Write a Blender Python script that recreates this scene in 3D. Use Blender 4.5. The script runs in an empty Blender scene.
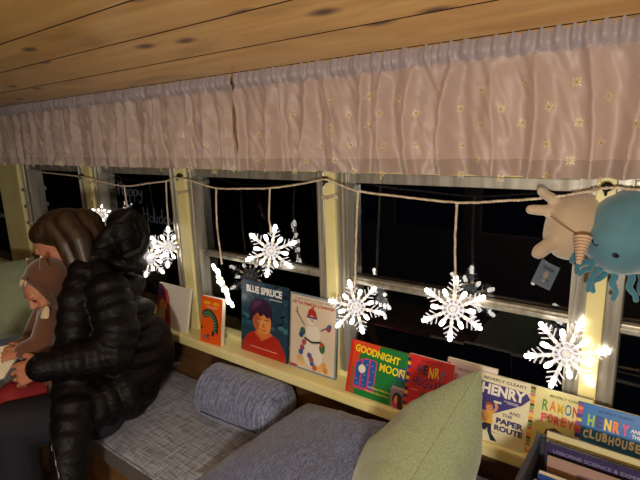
import bpy, bmesh, math, random
import numpy as np
from mathutils import Vector, Matrix, noise
random.seed(7)
PI = math.pi
sc = bpy.context.scene
C = sc.collection
# ------------------------------------------------------------------ camera
UP = 1.5                       # height of the camera over the floor; the scene is laid out round it and lifted at the end
CAMY = -1.25
F = 479.0
ROT = Matrix(((0.80060069, -0.10469394, 0.58998112),
              (0.59835516, 0.1919001, -0.77791095),
              (-0.03177487, 0.97581429, 0.21627951)))
cam = bpy.data.cameras.new('camera')
cam.sensor_width = 36; cam.lens = F / 640 * 36; cam.clip_start = 0.02
camo = bpy.data.objects.new('camera', cam); C.objects.link(camo)
camo.matrix_world = Matrix.Translation((0, CAMY, 0)) @ ROT.to_4x4()
sc.camera = camo
# ------------------------------------------------------------------ world, light, exposure
w = bpy.data.worlds.new('night'); sc.world = w; w.use_nodes = True
w.node_tree.nodes['Background'].inputs[0].default_value = (0.012, 0.016, 0.03, 1)
w.node_tree.nodes['Background'].inputs[1].default_value = 0.05
sc.view_settings.view_transform = 'Standard'; sc.view_settings.look = 'None'
sc.view_settings.gamma = 1; sc.view_settings.use_curve_mapping = False
sc.view_settings.exposure = 0.0
def lamp(loc, watts, col, r):
    l = bpy.data.lights.new('cabin_light', 'POINT'); l.energy = watts; l.color = col; l.shadow_soft_size = r
    o = bpy.data.objects.new('cabin_light', l); o.location = loc; C.objects.link(o); return o
WARM = (1.0, 0.91, 0.78)
lamp((0.25, -2.0, -0.27), 88, WARM, 0.09)
lamp((-0.9, -2.1, -0.27), 7, WARM, 0.09)

# ------------------------------------------------------------------ helpers
def ray(px, py):
    return ROT @ Vector(((px - 320) / F, -(py - 240) / F, -1.0))
def P(px, py, d):              # point at forward distance d
    return Vector((0, CAMY, 0)) + ray(px, py) * d
def PY(px, py, y):             # point on the plane at that y
    r = ray(px, py); return Vector((0, CAMY, 0)) + r * ((y - CAMY) / r.y)
CR, CU, CB = ROT.col[0].copy(), ROT.col[1].copy(), ROT.col[2].copy()
def lin(c):
    return tuple(((v / 255) / 12.92 if v / 255 <= .04045 else ((v / 255 + .055) / 1.055) ** 2.4) for v in c)
def tag(o, label=None, cat=None, group=None, kind=None):
    if label: o['label'] = label
    if cat: o['category'] = cat
    if group: o['group'] = group
    if kind: o['kind'] = kind
    return o
def empty(name, loc, label=None, cat=None, group=None):
    o = bpy.data.objects.new(name, None); o.empty_display_size = .05; C.objects.link(o); o.location = loc
    return tag(o, label, cat, group)
def obj(name, bm, mats, parent=None, smooth=False, recalc=True):
    if recalc: bmesh.ops.recalc_face_normals(bm, faces=bm.faces)
    me = bpy.data.meshes.new(name); bm.to_mesh(me); bm.free()
    for m in (mats if isinstance(mats, (list, tuple)) else [mats]): me.materials.append(m)
    if smooth: me.polygons.foreach_set('use_smooth', [True] * len(me.polygons))
    o = bpy.data.objects.new(name, me); C.objects.link(o)
    if parent: o.parent = parent
    return o
def meshobj(name, verts, faces, mats, parent=None, smooth=True, midx=None):
    me = bpy.data.meshes.new(name); me.from_pydata([tuple(v) for v in verts], [], faces); me.validate()
    for m in (mats if isinstance(mats, (list, tuple)) else [mats]): me.materials.append(m)
    if midx: me.polygons.foreach_set('material_index', midx)
    me.polygons.foreach_set('use_smooth', [smooth] * len(me.polygons))
    o = bpy.data.objects.new(name, me); C.objects.link(o)
    if parent: o.parent = parent
    return o
def box(bm, x0, x1, y0, y1, z0, z1, mi=0, bev=0):
    r = bmesh.ops.create_cube(bm, size=1)
    vs = r['verts']
    for v in vs:
        v.co = Vector(((x0 + x1) / 2 + v.co.x * (x1 - x0), (y0 + y1) / 2 + v.co.y * (y1 - y0), (z0 + z1) / 2 + v.co.z * (z1 - z0)))
    fs = set(f for v in vs for f in v.link_faces)
    for f in fs: f.material_index = mi
    if bev:
        es = set(e for v in vs for e in v.link_edges)
        bmesh.ops.bevel(bm, geom=list(es), offset=bev, segments=2, affect='EDGES', profile=.6)
def ell(bm, c, rx, ry, rz, rot=None, sub=3, mi=0):
    r = bmesh.ops.create_icosphere(bm, subdivisions=sub, radius=1)
    for v in r['verts']:
        p = Vector((v.co.x * rx, v.co.y * ry, v.co.z * rz))
        if rot: p = rot @ p
        v.co = Vector(c) + p
        for f in v.link_faces: f.material_index = mi
def cap(bm, a, b, ra, rb, n=14, mi=0):     # tapered limb with round ends
    a, b = Vector(a), Vector(b); d = b - a; L = d.length
    q = Vector((0, 0, 1)).rotation_difference(d) if L > 1e-6 else None
    rings = []
    prof = []
    for i in range(1, 5): t = i / 5 * PI / 2; prof.append((-math.cos(t) * ra, math.sin(t) * ra))
    prof.append((0, ra)); prof.append((L, rb))
    for i in range(1, 5): t = i / 5 * PI / 2; prof.append((L + math.sin(t) * rb, math.cos(t) * rb))
    def pt(z, r, k):
        v = Vector((r * math.cos(k / n * 2 * PI), r * math.sin(k / n * 2 * PI), z))
        if q: v = q @ v
        return bm.verts.new(a + v)
    for z, r in prof: rings.append([pt(z, r, k) for k in range(n)])
    p0 = pt(-ra, 0, 0); p1 = pt(L + rb, 0, 0)
    for i in range(len(rings) - 1):
        for k in range(n):
            f = bm.faces.new((rings[i][k], rings[i][(k + 1) % n], rings[i + 1][(k + 1) % n], rings[i + 1][k])); f.material_index = mi
    for k in range(n):
        bm.faces.new((p0, rings[0][(k + 1) % n], rings[0][k])).material_index = mi
        bm.faces.new((p1, rings[-1][k], rings[-1][(k + 1) % n])).material_index = mi
def chain(bm, pts, rs, n=14):
    for i in range(len(pts) - 1): cap(bm, pts[i], pts[i + 1], rs[i], rs[i + 1], n)
def tube(bm, pts, r, n=6, mi=0):
    pts = [Vector(p) for p in pts]; rings = []
    ref = Vector((0.3, 0.2, 1)).normalized()
    for i, p in enumerate(pts):
        t = (pts[min(i + 1, len(pts) - 1)] - pts[max(i - 1, 0)]).normalized()
        if abs(t.dot(ref)) > .95: ref = Vector((1, .1, .1)).normalized()
        u = (ref - t * ref.dot(t)).normalized(); ref = u; v = t.cross(u)
        rr = r[i] if isinstance(r, (list, tuple)) else r
        rings.append([bm.verts.new(p + (u * math.cos(a) + v * math.sin(a)) * rr) for a in [k / n * 2 * PI for k in range(n)]])
    for i in range(len(rings) - 1):
        for k in range(n):
            bm.faces.new((rings[i][k], rings[i][(k + 1) % n], rings[i + 1][(k + 1) % n], rings[i + 1][k])).material_index = mi
    bm.faces.new(rings[0][::-1]).material_index = mi; bm.faces.new(rings[-1]).material_index = mi
def blob(name, bm, mat, parent=None, voxel=.006, smooth=6, fac=.5):
    """fuse overlapping shapes into one continuous skin"""
    me = bpy.data.meshes.new('tmp'); bmesh.ops.recalc_face_normals(bm, faces=bm.faces); bm.to_mesh(me); bm.free()
    t = bpy.data.objects.new('tmp', me); C.objects.link(t)
    m = t.modifiers.new('r', 'REMESH'); m.mode = 'VOXEL'; m.voxel_size = voxel
    s = t.modifiers.new('s', 'SMOOTH'); s.factor = fac; s.iterations = smooth
    dg = bpy.context.evaluated_depsgraph_get()
    me2 = bpy.data.meshes.new_from_object(t.evaluated_get(dg))
    bpy.data.objects.remove(t); bpy.data.meshes.remove(me)
    me2.name = name; me2.materials.clear(); me2.materials.append(mat)
    me2.polygons.foreach_set('use_smooth', [True] * len(me2.polygons))
    o = bpy.data.objects.new(name, me2); C.objects.link(o)
    if parent: o.parent = parent
    return o
def rebase(root):              # parts were modelled in scene coordinates: keep them there under a moved root
    for ch in root.children:
        ch.matrix_parent_inverse = Matrix.Translation(-root.location)

# ------------------------------------------------------------------ materials
def mat(name, col, rough=.6, metal=0, spec=None, emit=None, es=0, coat=0, sheen=0, trans=0):
    m = bpy.data.materials.new(name); m.use_nodes = True
    b = m.node_tree.nodes['Principled BSDF']
    b.inputs['Base Color'].default_value = (*lin(col), 1); b.inputs['Roughness'].default_value = rough
    b.inputs['Metallic'].default_value = metal
    if spec is not None: b.inputs['Specular IOR Level'].default_value = spec
    if emit: b.inputs['Emission Color'].default_value = (*lin(emit), 1); b.inputs['Emission Strength'].default_value = es
    b.inputs['Coat Weight'].default_value = coat; b.inputs['Sheen Weight'].default_value = sheen
    b.inputs['Transmission Weight'].default_value = trans
    return m
class N:
    def __init__(s, m): s.t = m.node_tree; s.b = s.t.nodes['Principled BSDF']
    def n(s, ty, **k):
        x = s.t.nodes.new(ty)
        for a, b in k.items():
            if hasattr(x, a): setattr(x, a, b)
            else: x.inputs[a.replace('_', ' ')].default_value = b
        return x
    def l(s, a, b): s.t.links.new(a, b)
def varied(m, c1, c2, scale=(8, 8, 8), detail=6, bump=0, lo=.35, hi=.65, dist=0, nscale=1, bscale=None, mapsrc='Object'):
    q = N(m); tc = q.n('ShaderNodeTexCoord'); mp = q.n('ShaderNodeMapping'); mp.inputs['Scale'].default_value = scale
    nz = q.n('ShaderNodeTexNoise'); nz.inputs['Scale'].default_value = nscale; nz.inputs['Detail'].default_value = detail; nz.inputs['Distortion'].default_value = dist
    q.l(tc.outputs[mapsrc], mp.inputs[0]); q.l(mp.outputs[0], nz.inputs['Vector'])
    r = q.n('ShaderNodeValToRGB'); r.color_ramp.elements[0].position = lo; r.color_ramp.elements[1].position = hi
    r.color_ramp.elements[0].color = (*lin(c1), 1); r.color_ramp.elements[1].color = (*lin(c2), 1)
    q.l(nz.outputs[0], r.inputs[0]); q.l(r.outputs[0], q.b.inputs['Base Color'])
    if bump:
        bp = q.n('ShaderNodeBump'); bp.inputs['Strength'].default_value = bump; bp.inputs['Distance'].default_value = .003
        q.l(nz.outputs[0], bp.inputs['Height']); q.l(bp.outputs[0], q.b.inputs['Normal'])
    return m

cream = varied(mat('cream_paint', (226, 214, 140), .38), (224, 214, 146), (238, 230, 172), (6, 6, 6), bump=.05)
alu = varied(mat('brushed_aluminium', (196, 192, 180), .36, .55), (150, 146, 134), (196, 192, 180), (40, 40, 3), bump=.1)
black = mat('black_rubber', (12, 12, 12), .6)
panel = varied(mat('stained_panel', (98, 66, 36), .5), (78, 50, 26), (112, 78, 44), (2, 20, 20), bump=.1)
floorm = varied(mat('floor_wood', (70, 48, 30), .5), (52, 36, 24), (80, 58, 38), (2, 14, 1))
darkwall = mat('far_side_panel', (58, 44, 30), .8)

def glass():
    m = bpy.data.materials.new('window_glass'); m.use_nodes = True; t = m.node_tree; t.nodes.clear()
    o = t.nodes.new('ShaderNodeOutputMaterial'); mx = t.nodes.new('ShaderNodeMixShader'); tr = t.nodes.new('ShaderNodeBsdfTransparent')
    g = t.nodes.new('ShaderNodeBsdfGlossy'); g.inputs['Roughness'].default_value = .015; tr.inputs[0].default_value = (.9, .92, .93, 1)
    fr = t.nodes.new('ShaderNodeFresnel'); fr.inputs[0].default_value = 1.6
    t.links.new(fr.outputs[0], mx.inputs[0]); t.links.new(tr.outputs[0], mx.inputs[1]); t.links.new(g.outputs[0], mx.inputs[2]); t.links.new(mx.outputs[0], o.inputs[0])
    return m
glassm = glass()

def wood_ceiling():
    m = mat('varnished_pine', (190, 130, 60), .33, coat=.35); q = N(m)
    q.b.inputs['Coat Roughness'].default_value = .25
    tc = q.n('ShaderNodeTexCoord'); at = q.n('ShaderNodeAttribute'); at.attribute_name = 'plank'
    mp = q.n('ShaderNodeMapping'); mp.inputs['Scale'].default_value = (.9, 9, 9)
    ad = q.n('ShaderNodeVectorMath', operation='ADD'); sx = q.n('ShaderNodeVectorMath', operation='SCALE'); sx.inputs[3].default_value = 7.3
    q.l(at.outputs['Vector'], sx.inputs[0]); q.l(tc.outputs['Object'], ad.inputs[0]); q.l(sx.outputs[0], ad.inputs[1]); q.l(ad.outputs[0], mp.inputs[0])
    n1 = q.n('ShaderNodeTexNoise'); n1.inputs['Scale'].default_value = 1.2; n1.inputs['Detail'].default_value = 7; n1.inputs['Distortion'].default_value = 1.2
    q.l(mp.outputs[0], n1.inputs['Vector'])
    r = q.n('ShaderNodeValToRGB'); e = r.color_ramp.elements; e[0].position = .3; e[0].color = (*lin((208, 152, 78)), 1); e[1].position = .72; e[1].color = (*lin((240, 198, 122)), 1)
    q.l(n1.outputs[0], r.inputs[0])
    # knots
    mk = q.n('ShaderNodeMapping'); mk.inputs['Scale'].default_value = (2.6, 7.0, 7.0); q.l(ad.outputs[0], mk.inputs[0])
    n0 = q.n('ShaderNodeTexNoise'); n0.inputs['Scale'].default_value = 3; n0.inputs['Detail'].default_value = 3
    q.l(mk.outputs[0], n0.inputs['Vector'])
    mxv = q.n('ShaderNodeMixRGB'); mxv.inputs[0].default_value = .06; q.l(mk.outputs[0], mxv.inputs[1]); q.l(n0.outputs['Color'], mxv.inputs[2])
    vo = q.n('ShaderNodeTexVoronoi', voronoi_dimensions='2D'); vo.inputs['Scale'].default_value = .95; vo.inputs['Randomness'].default_value = 1; q.l(mxv.outputs[0], vo.inputs['Vector'])
    kr = q.n('ShaderNodeValToRGB'); kr.color_ramp.elements[0].position = .035; kr.color_ramp.elements[0].color = (1, 1, 1, 1); kr.color_ramp.elements[1].position = .13; kr.color_ramp.elements[1].color = (0, 0, 0, 1)
    q.l(vo.outputs['Distance'], kr.inputs[0])
    mx = q.n('ShaderNodeMixRGB'); mx.inputs[2].default_value = (*lin((92, 52, 26)), 1); q.l(kr.outputs[0], mx.inputs[0]); q.l(r.outputs[0], mx.inputs[1])
    # soft grey-brown weather streaks
    ms = q.n('ShaderNodeMapping'); ms.inputs['Scale'].default_value = (1.6, 5, 5); q.l(ad.outputs[0], ms.inputs[0])
    n2 = q.n('ShaderNodeTexNoise'); n2.inputs['Scale'].default_value = 1.1; n2.inputs['Detail'].default_value = 4; n2.inputs['Distortion'].default_value = .8; q.l(ms.outputs[0], n2.inputs['Vector'])
    sr = q.n('ShaderNodeValToRGB'); sr.color_ramp.elements[0].position = .52; sr.color_ramp.elements[0].color = (0, 0, 0, 1); sr.color_ramp.elements[1].position = .7; sr.color_ramp.elements[1].color = (.45, .45, .45, 1)
    q.l(n2.outputs[0], sr.inputs[0])
    m2 = q.n('ShaderNodeMixRGB'); m2.inputs[2].default_value = (*lin((126, 84, 44)), 1); q.l(sr.outputs[0], m2.inputs[0]); q.l(mx.outputs[0], m2.inputs[1])
    q.l(m2.outputs[0], q.b.inputs['Base Color'])
    bp = q.n('ShaderNodeBump'); bp.inputs['Strength'].default_value = .12; bp.inputs['Distance'].default_value = .004; q.l(n1.outputs[0], bp.inputs['Height']); q.l(bp.outputs[0], q.b.inputs['Normal'])
    q.l(bp.outputs[0], q.b.inputs['Coat Normal'])
    return m
pine = wood_ceiling()

def weave(name, c1, c2, sc1=300, sheen=.3, rough=.9, axes=((1, .05, .3), (.05, 1, .3)), slub=True):
    """heathered cloth: threads as stretched noise along the axes"""
    m = mat(name, c1, rough, sheen=sheen); q = N(m); tc = q.n('ShaderNodeTexCoord'); outs = []
    for k, a in enumerate(axes):
        mp = q.n('ShaderNodeMapping'); mp.inputs['Scale'].default_value = [sc1 * v for v in a]; q.l(tc.outputs['Object'], mp.inputs[0])
        nz = q.n('ShaderNodeTexNoise'); nz.inputs['Scale'].default_value = 1; nz.inputs['Detail'].default_value = 2; q.l(mp.outputs[0], nz.inputs['Vector']); outs.append(nz.outputs[0])
    s = outs[0]
    for o in outs[1:]:
        a = q.n('ShaderNodeMath', operation='ADD'); q.l(s, a.inputs[0]); q.l(o, a.inputs[1]); s = a.outputs[0]
    a = q.n('ShaderNodeMath', operation='DIVIDE'); a.inputs[1].default_value = len(outs); q.l(s, a.inputs[0])
    r = q.n('ShaderNodeValToRGB'); r.color_ramp.elements[0].position = .38; r.color_ramp.elements[1].position = .62
    r.color_ramp.elements[0].color = (*lin(c1), 1); r.color_ramp.elements[1].color = (*lin(c2), 1)
    q.l(a.outputs[0], r.inputs[0]); q.l(r.outputs[0], q.b.inputs['Base Color'])
    bp = q.n('ShaderNodeBump'); bp.inputs['Strength'].default_value = .5; bp.inputs['Distance'].default_value = .0015; q.l(a.outputs[0], bp.inputs['Height']); q.l(bp.outputs[0], q.b.inputs['Normal'])
    return m
denim = weave('blue_grey_weave', (80, 87, 108), (176, 183, 202))
denim2 = weave('slate_blue_ribbed_cloth', (70, 80, 112), (140, 150, 184), sc1=260, axes=((1, .06, .06), (1, .3, .3)))
denim3 = weave('slate_blue_fleck_cloth', (54, 62, 94), (122, 132, 164), sc1=520, axes=((1, .1, .1), (.5, .5, 1)))
sage = weave('sage_cloth', (130, 146, 116), (156, 170, 140), sc1=600, axes=((1, .3, .3), (.3, .3, 1)))
brownside = weave('brown_boxing', (48, 38, 34), (74, 60, 54))

def thin_cloth(name, c, tr=.35, rough=.55):
    m = bpy.data.materials.new(name); m.use_nodes = True; q = N(m); b = q.b
    b.inputs['Base Color'].default_value = (*lin(c), 1); b.inputs['Roughness'].default_value = rough; b.inputs['Sheen Weight'].default_value = .3
    t = q.n('ShaderNodeBsdfTranslucent'); t.inputs[0].default_value = (*lin(tuple(min(255, v * 1.0) for v in (c[0], c[1] * .93, c[2] * .86))), 1)
    mx = q.n('ShaderNodeMixShader'); mx.inputs[0].default_value = tr
    o = q.t.nodes['Material Output']; q.l(b.outputs[0], mx.inputs[1]); q.l(t.outputs[0], mx.inputs[2]); q.l(mx.outputs[0], o.inputs[0])
    return m
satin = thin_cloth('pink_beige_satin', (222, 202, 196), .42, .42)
satin_hem = thin_cloth('double_satin', (176, 156, 148), .15, .42)  # darker, greyer colour stands for the backlight the doubled hem blocks
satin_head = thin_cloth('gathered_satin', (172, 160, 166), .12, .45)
gold = mat('pale_gold_thread', (244, 230, 180), .4)
goldc = mat('gold_thread', (196, 160, 60), .4)

def shade(name, col, r=.45, **k): return mat(name, col, r, **k)
_mc = {}
def col(c, r=.4):
    k = (tuple(c), r)
    if k not in _mc: _mc[k] = mat('print_%02x%02x%02x' % tuple(c), c, r)
    return _mc[k]

# ------------------------------------------------------------------ structure
def struct(name, bm, m, parent=None, smooth=False):
    o = obj(name, bm, m, parent, smooth)
    if not parent: o['kind'] = 'structure'
    return o
X0, X1 = -4.6, 2.2
YF = -2.35
bm = bmesh.new(); box(bm, X0, X1, YF, .1, -1.55, -1.5); struct('floor', bm, floorm)
# side wall under the windows and the header above them
bm = bmesh.new(); box(bm, X0, X1, 0, .09, -1.5, -.862)
struct('wall_back', bm, panel)
bm = bmesh.new(); box(bm, X0, X1, .0, .09, -.862, -.80); box(bm, X0, X1, .012, .09, -.135, .34)
struct('wall_back_trim_band', bm, cream); bpy.data.objects['wall_back_trim_band'].name = 'trim_1'
# sill board with a rounded front edge
bm = bmesh.new(); box(bm, X0, X1, -.098, .0, -.858, -.82, bev=.008); struct('trim_2', bm, cream, smooth=False)
bm = bmesh.new(); box(bm, X0, X1, -.03, -.0005, -.885, -.8585); struct('trim_3', bm, panel)
# ceiling: curved planks
prof = [(-.02, .175), (-.10, .203), (-.25, .238), (-.41, .275), (-.565, .305), (-.72, .330), (-.88, .348), (-1.04, .358), (-1.19, .360)]
prof = prof + [(-2.38 - y, z) for y, z in prof[-2::-1]]
bm = bmesh.new(); lay = bm.faces.layers.float.new('dummy'); pid = []
g = .0018
for i in range(len(prof) - 1):
    (ya, za), (yb, zb) = prof[i], prof[i + 1]
    d = Vector((yb - ya, zb - za)).normalized(); nn = Vector((-d.y, d.x))
    if nn.y < 0: nn = -nn
    a = Vector((ya, za)) + d * g; b = Vector((yb, zb)) - d * g
    pts = [a + nn * .003, a + d * .0008, b - d * .0008, b + nn * .003, b + nn * .02, a + nn * .02]
    xs = [X0, -2.9 + .37 * (i % 3), X1] if False else [X0, X1]
    va = [bm.verts.new((X0, p.x, p.y)) for p in pts]; vb = [bm.verts.new((X1, p.x, p.y)) for p in pts]
    for k in range(6):
        bm.faces.new((va[k], va[(k + 1) % 6], vb[(k + 1) % 6], vb[k])).material_index = 0 if k in (1, 4) else 1; pid.append(i)
    bm.faces.new(va); bm.faces.new(vb[::-1]); pid += [i, i]
ceil = struct('ceiling', bm, [pine, mat('groove_shade', (44, 24, 12), .9)])  # plank side faces coloured dark: shade in the gaps is painted
at = ceil.data.attributes.new('plank', 'FLOAT_VECTOR', 'FACE')
at.data.foreach_set('vector', [c for i in pid for c in (i * 1.37 + .2, i * .61, i * 2.11)])
bm = bmesh.new()
for i in range(len(prof) - 1):
    (ya, za), (yb, zb) = prof[i], prof[i + 1]
    vs = [bm.verts.new(p) for p in ((X0, ya, za + .018), (X1, ya, za + .018), (X1, yb, zb + .018), (X0, yb, zb + .018))]
    bm.faces.new(vs)
r_ = bmesh.ops.extrude_face_region(bm, geom=list(bm.faces))
for v in [v for v in r_['geom'] if isinstance(v, bmesh.types.BMVert)]: v.co.z += .03
struct('trim_4', bm, mat('roof_skin', (40, 30, 22), .8))
# other walls of the bus
bm = bmesh.new(); box(bm, X0, X1, YF - .06, YF, -1.5, -.8); box(bm, X0, X1, YF - .06, YF, -.15, .3)
for k in range(9): box(bm, X0 + .2 + k * .76, X0 + .34 + k * .76, YF - .055, YF - .005, -.8, -.15)
struct('wall_front', bm, darkwall)
bm = bmesh.new(); box(bm, X0 - .05, X0, YF, .1, -1.5, .4); struct('wall_left', bm, mat('dark_end_wall', (16, 18, 30), .8))
bm = bmesh.new(); box(bm, X1, X1 + .05, YF, .1, -1.5, .4); struct('wall_right', bm, darkwall)

# window posts (cream strips) and windows
posts = [(-3.504, -3.208, -3.208, -3.09), (-2.439, -2.371, -2.498, -2.304), (-1.684, -1.623, -1.735, -1.575), (-.917, -.876, -.952, -.832), (-.151, -.112, -.19, -.078), (.62, .66, .58, .70)]
for i, (a, b, _, _) in enumerate(posts):
    bm = bmesh.new(); box(bm, a, b, -.012 if i else -.02, .09, -.82, .17, bev=.003); struct('trim_%d' % (5 + i), bm, cream)
spans = [(-4.3, -3.504, 0, 0), (-3.208, -2.439, .105, .062), (-2.371, -1.684, .067, .048), (-1.623, -.917, .046, .033), (-.876, -.151, .041, .036), (-.112, .62, .034, .04)]
for i, (a, b, sl, sr) in enumerate(spans):
    zt, zb = -.152, -.80
    if not sl: sl = sr = .04
    bm = bmesh.new()
    box(bm, a, a + sl, -.001, .06, zb, .05, bev=.002)
    box(bm, b - sr, b, -.001, .06, zb, .05, bev=.002)
    # sash channels: a thin raised lip down each stile
    for xx in (a + sl * .45, a + sl - .006, b - sr * .45, b - sr):
        box(bm, xx, xx + .005, -.006, 0.0, zb + .001, -.12)
    box(bm, a + sl, b - sr, .004, .06, zt, zt + .03, bev=.002)
    box(bm, a + sl, b - sr, .010, .034, -.482, -.458, bev=.003)
    box(bm, a + sl, b - sr, .003, .0095, -.474, -.466, bev=.001)
    if i == 1:
        for k in range(5): box(bm, a + .05, a + .085, -.03, -.006, -.28 - k * .1, -.262 - k * .1, bev=.002)
    wf = struct('window_%d' % (i + 1), bm, alu)
    bm = bmesh.new(); box(bm, a + sl * .8, b - sr * .8, .036, .038, -.47, zt + .02); obj('upper_pane', bm, glassm, wf)
    bm = bmesh.new(); box(bm, a + sl * .8, b - sr * .8, .042, .044, zb - .002, -.466); obj('lower_pane', bm, glassm, wf)

# lettering chalked on the second window
def strokes(polys, x0, z0, sx, sz, y):
    bm = bmesh.new()
    for pl in polys:
        pts = [Vector((x0 + p[0] * sx, y, z0 + p[1] * sz)) for p in pl]
        out = []
        for i in range(len(pts) - 1):
            pm = pts[max(i - 1, 0)]; pn = pts[min(i + 2, len(pts) - 1)]
            for k in range(5):
                t = k / 5
                out.append(.5 * ((2 * pts[i]) + (-pm + pts[i + 1]) * t + (2 * pm - 5 * pts[i] + 4 * pts[i + 1] - pn) * t * t + (-pm + 3 * pts[i] - 3 * pts[i + 1] + pn) * t ** 3))
        out.append(pts[-1]); tube(bm, out, .0016, 5)
    return bm
Hh = [[(.2, 2.0), (.18, 1), (.1, 0)], [(.85, 2.0), (.8, 1), (.75, 0)], [(.0, .9), (.45, 1.1), (1.0, 1.0)]]
def sh(p, dx): return [[(a + dx, b) for a, b in q] for q in p]
la = [[(.6, .9), (.2, .9), (.1, .4), (.3, 0), (.6, .4), (.62, .9), (.62, .2), (.8, 0)]]
lp = [[(.1, .9), (.1, -.9)], [(.1, .7), (.4, 1), (.65, .6), (.5, .1), (.15, .1)]]
ly = [[(.1, .9), (.15, .4), (.4, .2), (.6, .5)], [(.65, .9), (.6, -.3), (.3, -.9), (.05, -.5)]]
lo = [[(.35, .9), (.05, .6), (.15, .1), (.5, .1), (.6, .6), (.35, .9)]]
ll = [[(.15, 2), (.1, .2), (.3, 0)]]
li = [[(.15, .9), (.12, .2), (.3, 0)], [(.2, 1.3), (.22, 1.36)]]
ld = [[(.6, .9), (.2, .9), (.1, .4), (.3, 0), (.6, .4)], [(.66, 2), (.62, .2), (.8, 0)]]
ls = [[(.5, .9), (.2, .9), (.15, .6), (.5, .4), (.45, 0), (.1, .05)]]
chalk = mat('white_marker', (96, 104, 124), .8)
bm = strokes(Hh + sh(la, 1.0) + sh(lp, 1.85) + sh(lp, 2.65) + sh(ly, 3.4), -2.21, -.262, .049, .034, .0345)
tag(obj('window_lettering', bm, chalk, None, True), 'faint white handwritten word Happy on the window glass behind the hood', 'window writing')
bm = strokes(Hh + sh(lo, 1.05) + sh(ll, 1.75) + sh(li, 2.1) + sh(ld, 2.45) + sh(la, 3.25) + sh(ly, 4.05) + sh(ls, 4.8), -2.02, -.378, .049, .034, .0345)
tag(obj('window_lettering', bm, chalk, None, True), 'faint white handwritten word Holidays on the window glass, right of and below Happy', 'window writing')

# black hooks and coiled cord clips at the post tops
for k, (px, py, lab) in enumerate(((81, 176, 'black cord hook on the post beside the woman'), (179, 176, 'black cord hook on the second post, left of the caterpillar-like orange book'), (325, 180, 'black cord hook on the post above the snowman book'), (607, 187, 'black cord hook above the teal octopus'))):
    p = PY(px, py, -.03); bm = bmesh.new()
    ell(bm, p, .013, .01, .011, sub=2); cap(bm, p + Vector((0, .01, 0)), Vector((p.x, -.013, p.z)), .004, .004, 8); cap(bm, p + Vector((0, 0, -.006)), p + Vector((0, -.012, -.016)), .003, .003, 8)
    tag(obj('cord_hook', bm, black, None, True), lab.replace('caterpillar-like ', ''), 'hook', 'hooks holding the light cord')

# ------------------------------------------------------------------ valances
SEAM = PY(236, 130, -.095).x
def valance(xa, xb, label, seed):
    nx = int((xb - xa) / .0045); zt, zb = .205, -.112; nz = 64
    rnd = random.Random(seed)
    ph = [rnd.uniform(0, 6) for _ in range(8)]
    def depth(x, z):
        t = (zt - z) / (zt - zb)         # 0 top .. 1 bottom
        n1 = noise.noise(Vector((x * 9 + seed, t * .8, 0))); n2 = noise.noise(Vector((x * 22 + seed * 2, t * 1.6, 3)))
        fine = noise.noise(Vector((x * 95, t * 3.2, 9))) ; wr = noise.noise(Vector((x * 34, z * 22, 5))) + .7 * noise.noise(Vector((x * 60 + z * 25, z * 9, 8)))
        w = x * (2 * PI / .092) + n1 * 4.0
        body = (1 - 2 * abs(math.sin(w / 2)) ** .7 + .35 * math.sin(1.6 * w + 1)) * .020 * (.45 + .75 * t) + n2 * .016 * (.5 + .5 * t) + wr * .007
        head = math.sin(x * 2 * PI / .031 + 3 * n2 + 8 * noise.noise(Vector((x * 14, 0, 1)))) * .006 + fine * .007
        k = min(1, max(0, (t - .10) / .10)); k = k * k * (3 - 2 * k)
        hd = head + .008 * math.exp(-((t - .09) / .06) ** 2)
        return -.092 - (hd * (1 - k) + body * k)
    def pt(x, z, off=0):
        e = .002; dy = (depth(x + e, z) - depth(x - e, z)) / (2 * e)
        return Vector((x, depth(x, z) - off, z)), Vector((dy, -1, 0)).normalized()
    vs = []; fs = []; mi = []
    for i in range(nx + 1):
        x = xa + (xb - xa) * i / nx
        top = zt + .006 * noise.noise(Vector((x * 60, 1, 1))) + .003 * math.sin(x * 210)
        bot = zb + .004 * noise.noise(Vector((x * 7, 4, 1)))
        for j in range(nz + 1):
            t = j / nz; z = top + (bot - top) * t
            v, _ = pt(x, z); vs.append(v)
    for i in range(nx):
        for j in range(nz):
            a = i * (nz + 1) + j; fs.append((a, a + 1, a + nz + 2, a + nz + 1))
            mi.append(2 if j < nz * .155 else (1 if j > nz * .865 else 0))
    # embroidered stars, lying in the folds
    cx = xa + .03; row = 0
    stars = []
    x = xa + .03
    while x < xb - .03:
        for r in range(3):
            z = .09 - r * .082 + (.0 if int((x - xa) / .052) % 2 else -.041)
            if rnd.random() < .93: stars.append((x + rnd.uniform(-.008, .008), z + rnd.uniform(-.008, .008), rnd.uniform(0, 1)))
        x += .052
    for sx, sz, a0 in stars:
        if sz > .12: continue
        _, nrm = pt(sx, sz)
        tx = Vector((0, 0, 1)).cross(nrm).normalized()
        sq = max(.35, abs(tx.x))
        R0 = rnd.uniform(.012, .015)
        for k in range(8):
            a = a0 + k * PI / 4; L = R0 * (1 if k % 2 == 0 else .78)
            q4 = []
            for rr, da in ((.0022, 0), (L * .6, .16), (L, 0), (L * .6, -.16)):
                xx = sx + math.cos(a + da) * rr * sq; zz = sz + math.sin(a + da) * rr
                v, n_ = pt(xx, zz, .0034); q4.append(len(vs)); vs.append(v)
            fs.append(tuple(q4)); mi.append(3)
        q = []
        for k in range(6):
            v, n_ = pt(sx + math.cos(k * PI / 3) * .0028 * sq, sz + math.sin(k * PI / 3) * .0028, .0040); q.append(len(vs)); vs.append(v)
        fs.append(tuple(q)); mi.append(4)
    root = empty('curtain_valance', (0, 0, 0), label, 'curtain')
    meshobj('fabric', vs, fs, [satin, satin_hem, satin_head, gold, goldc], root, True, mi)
    return root
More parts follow.
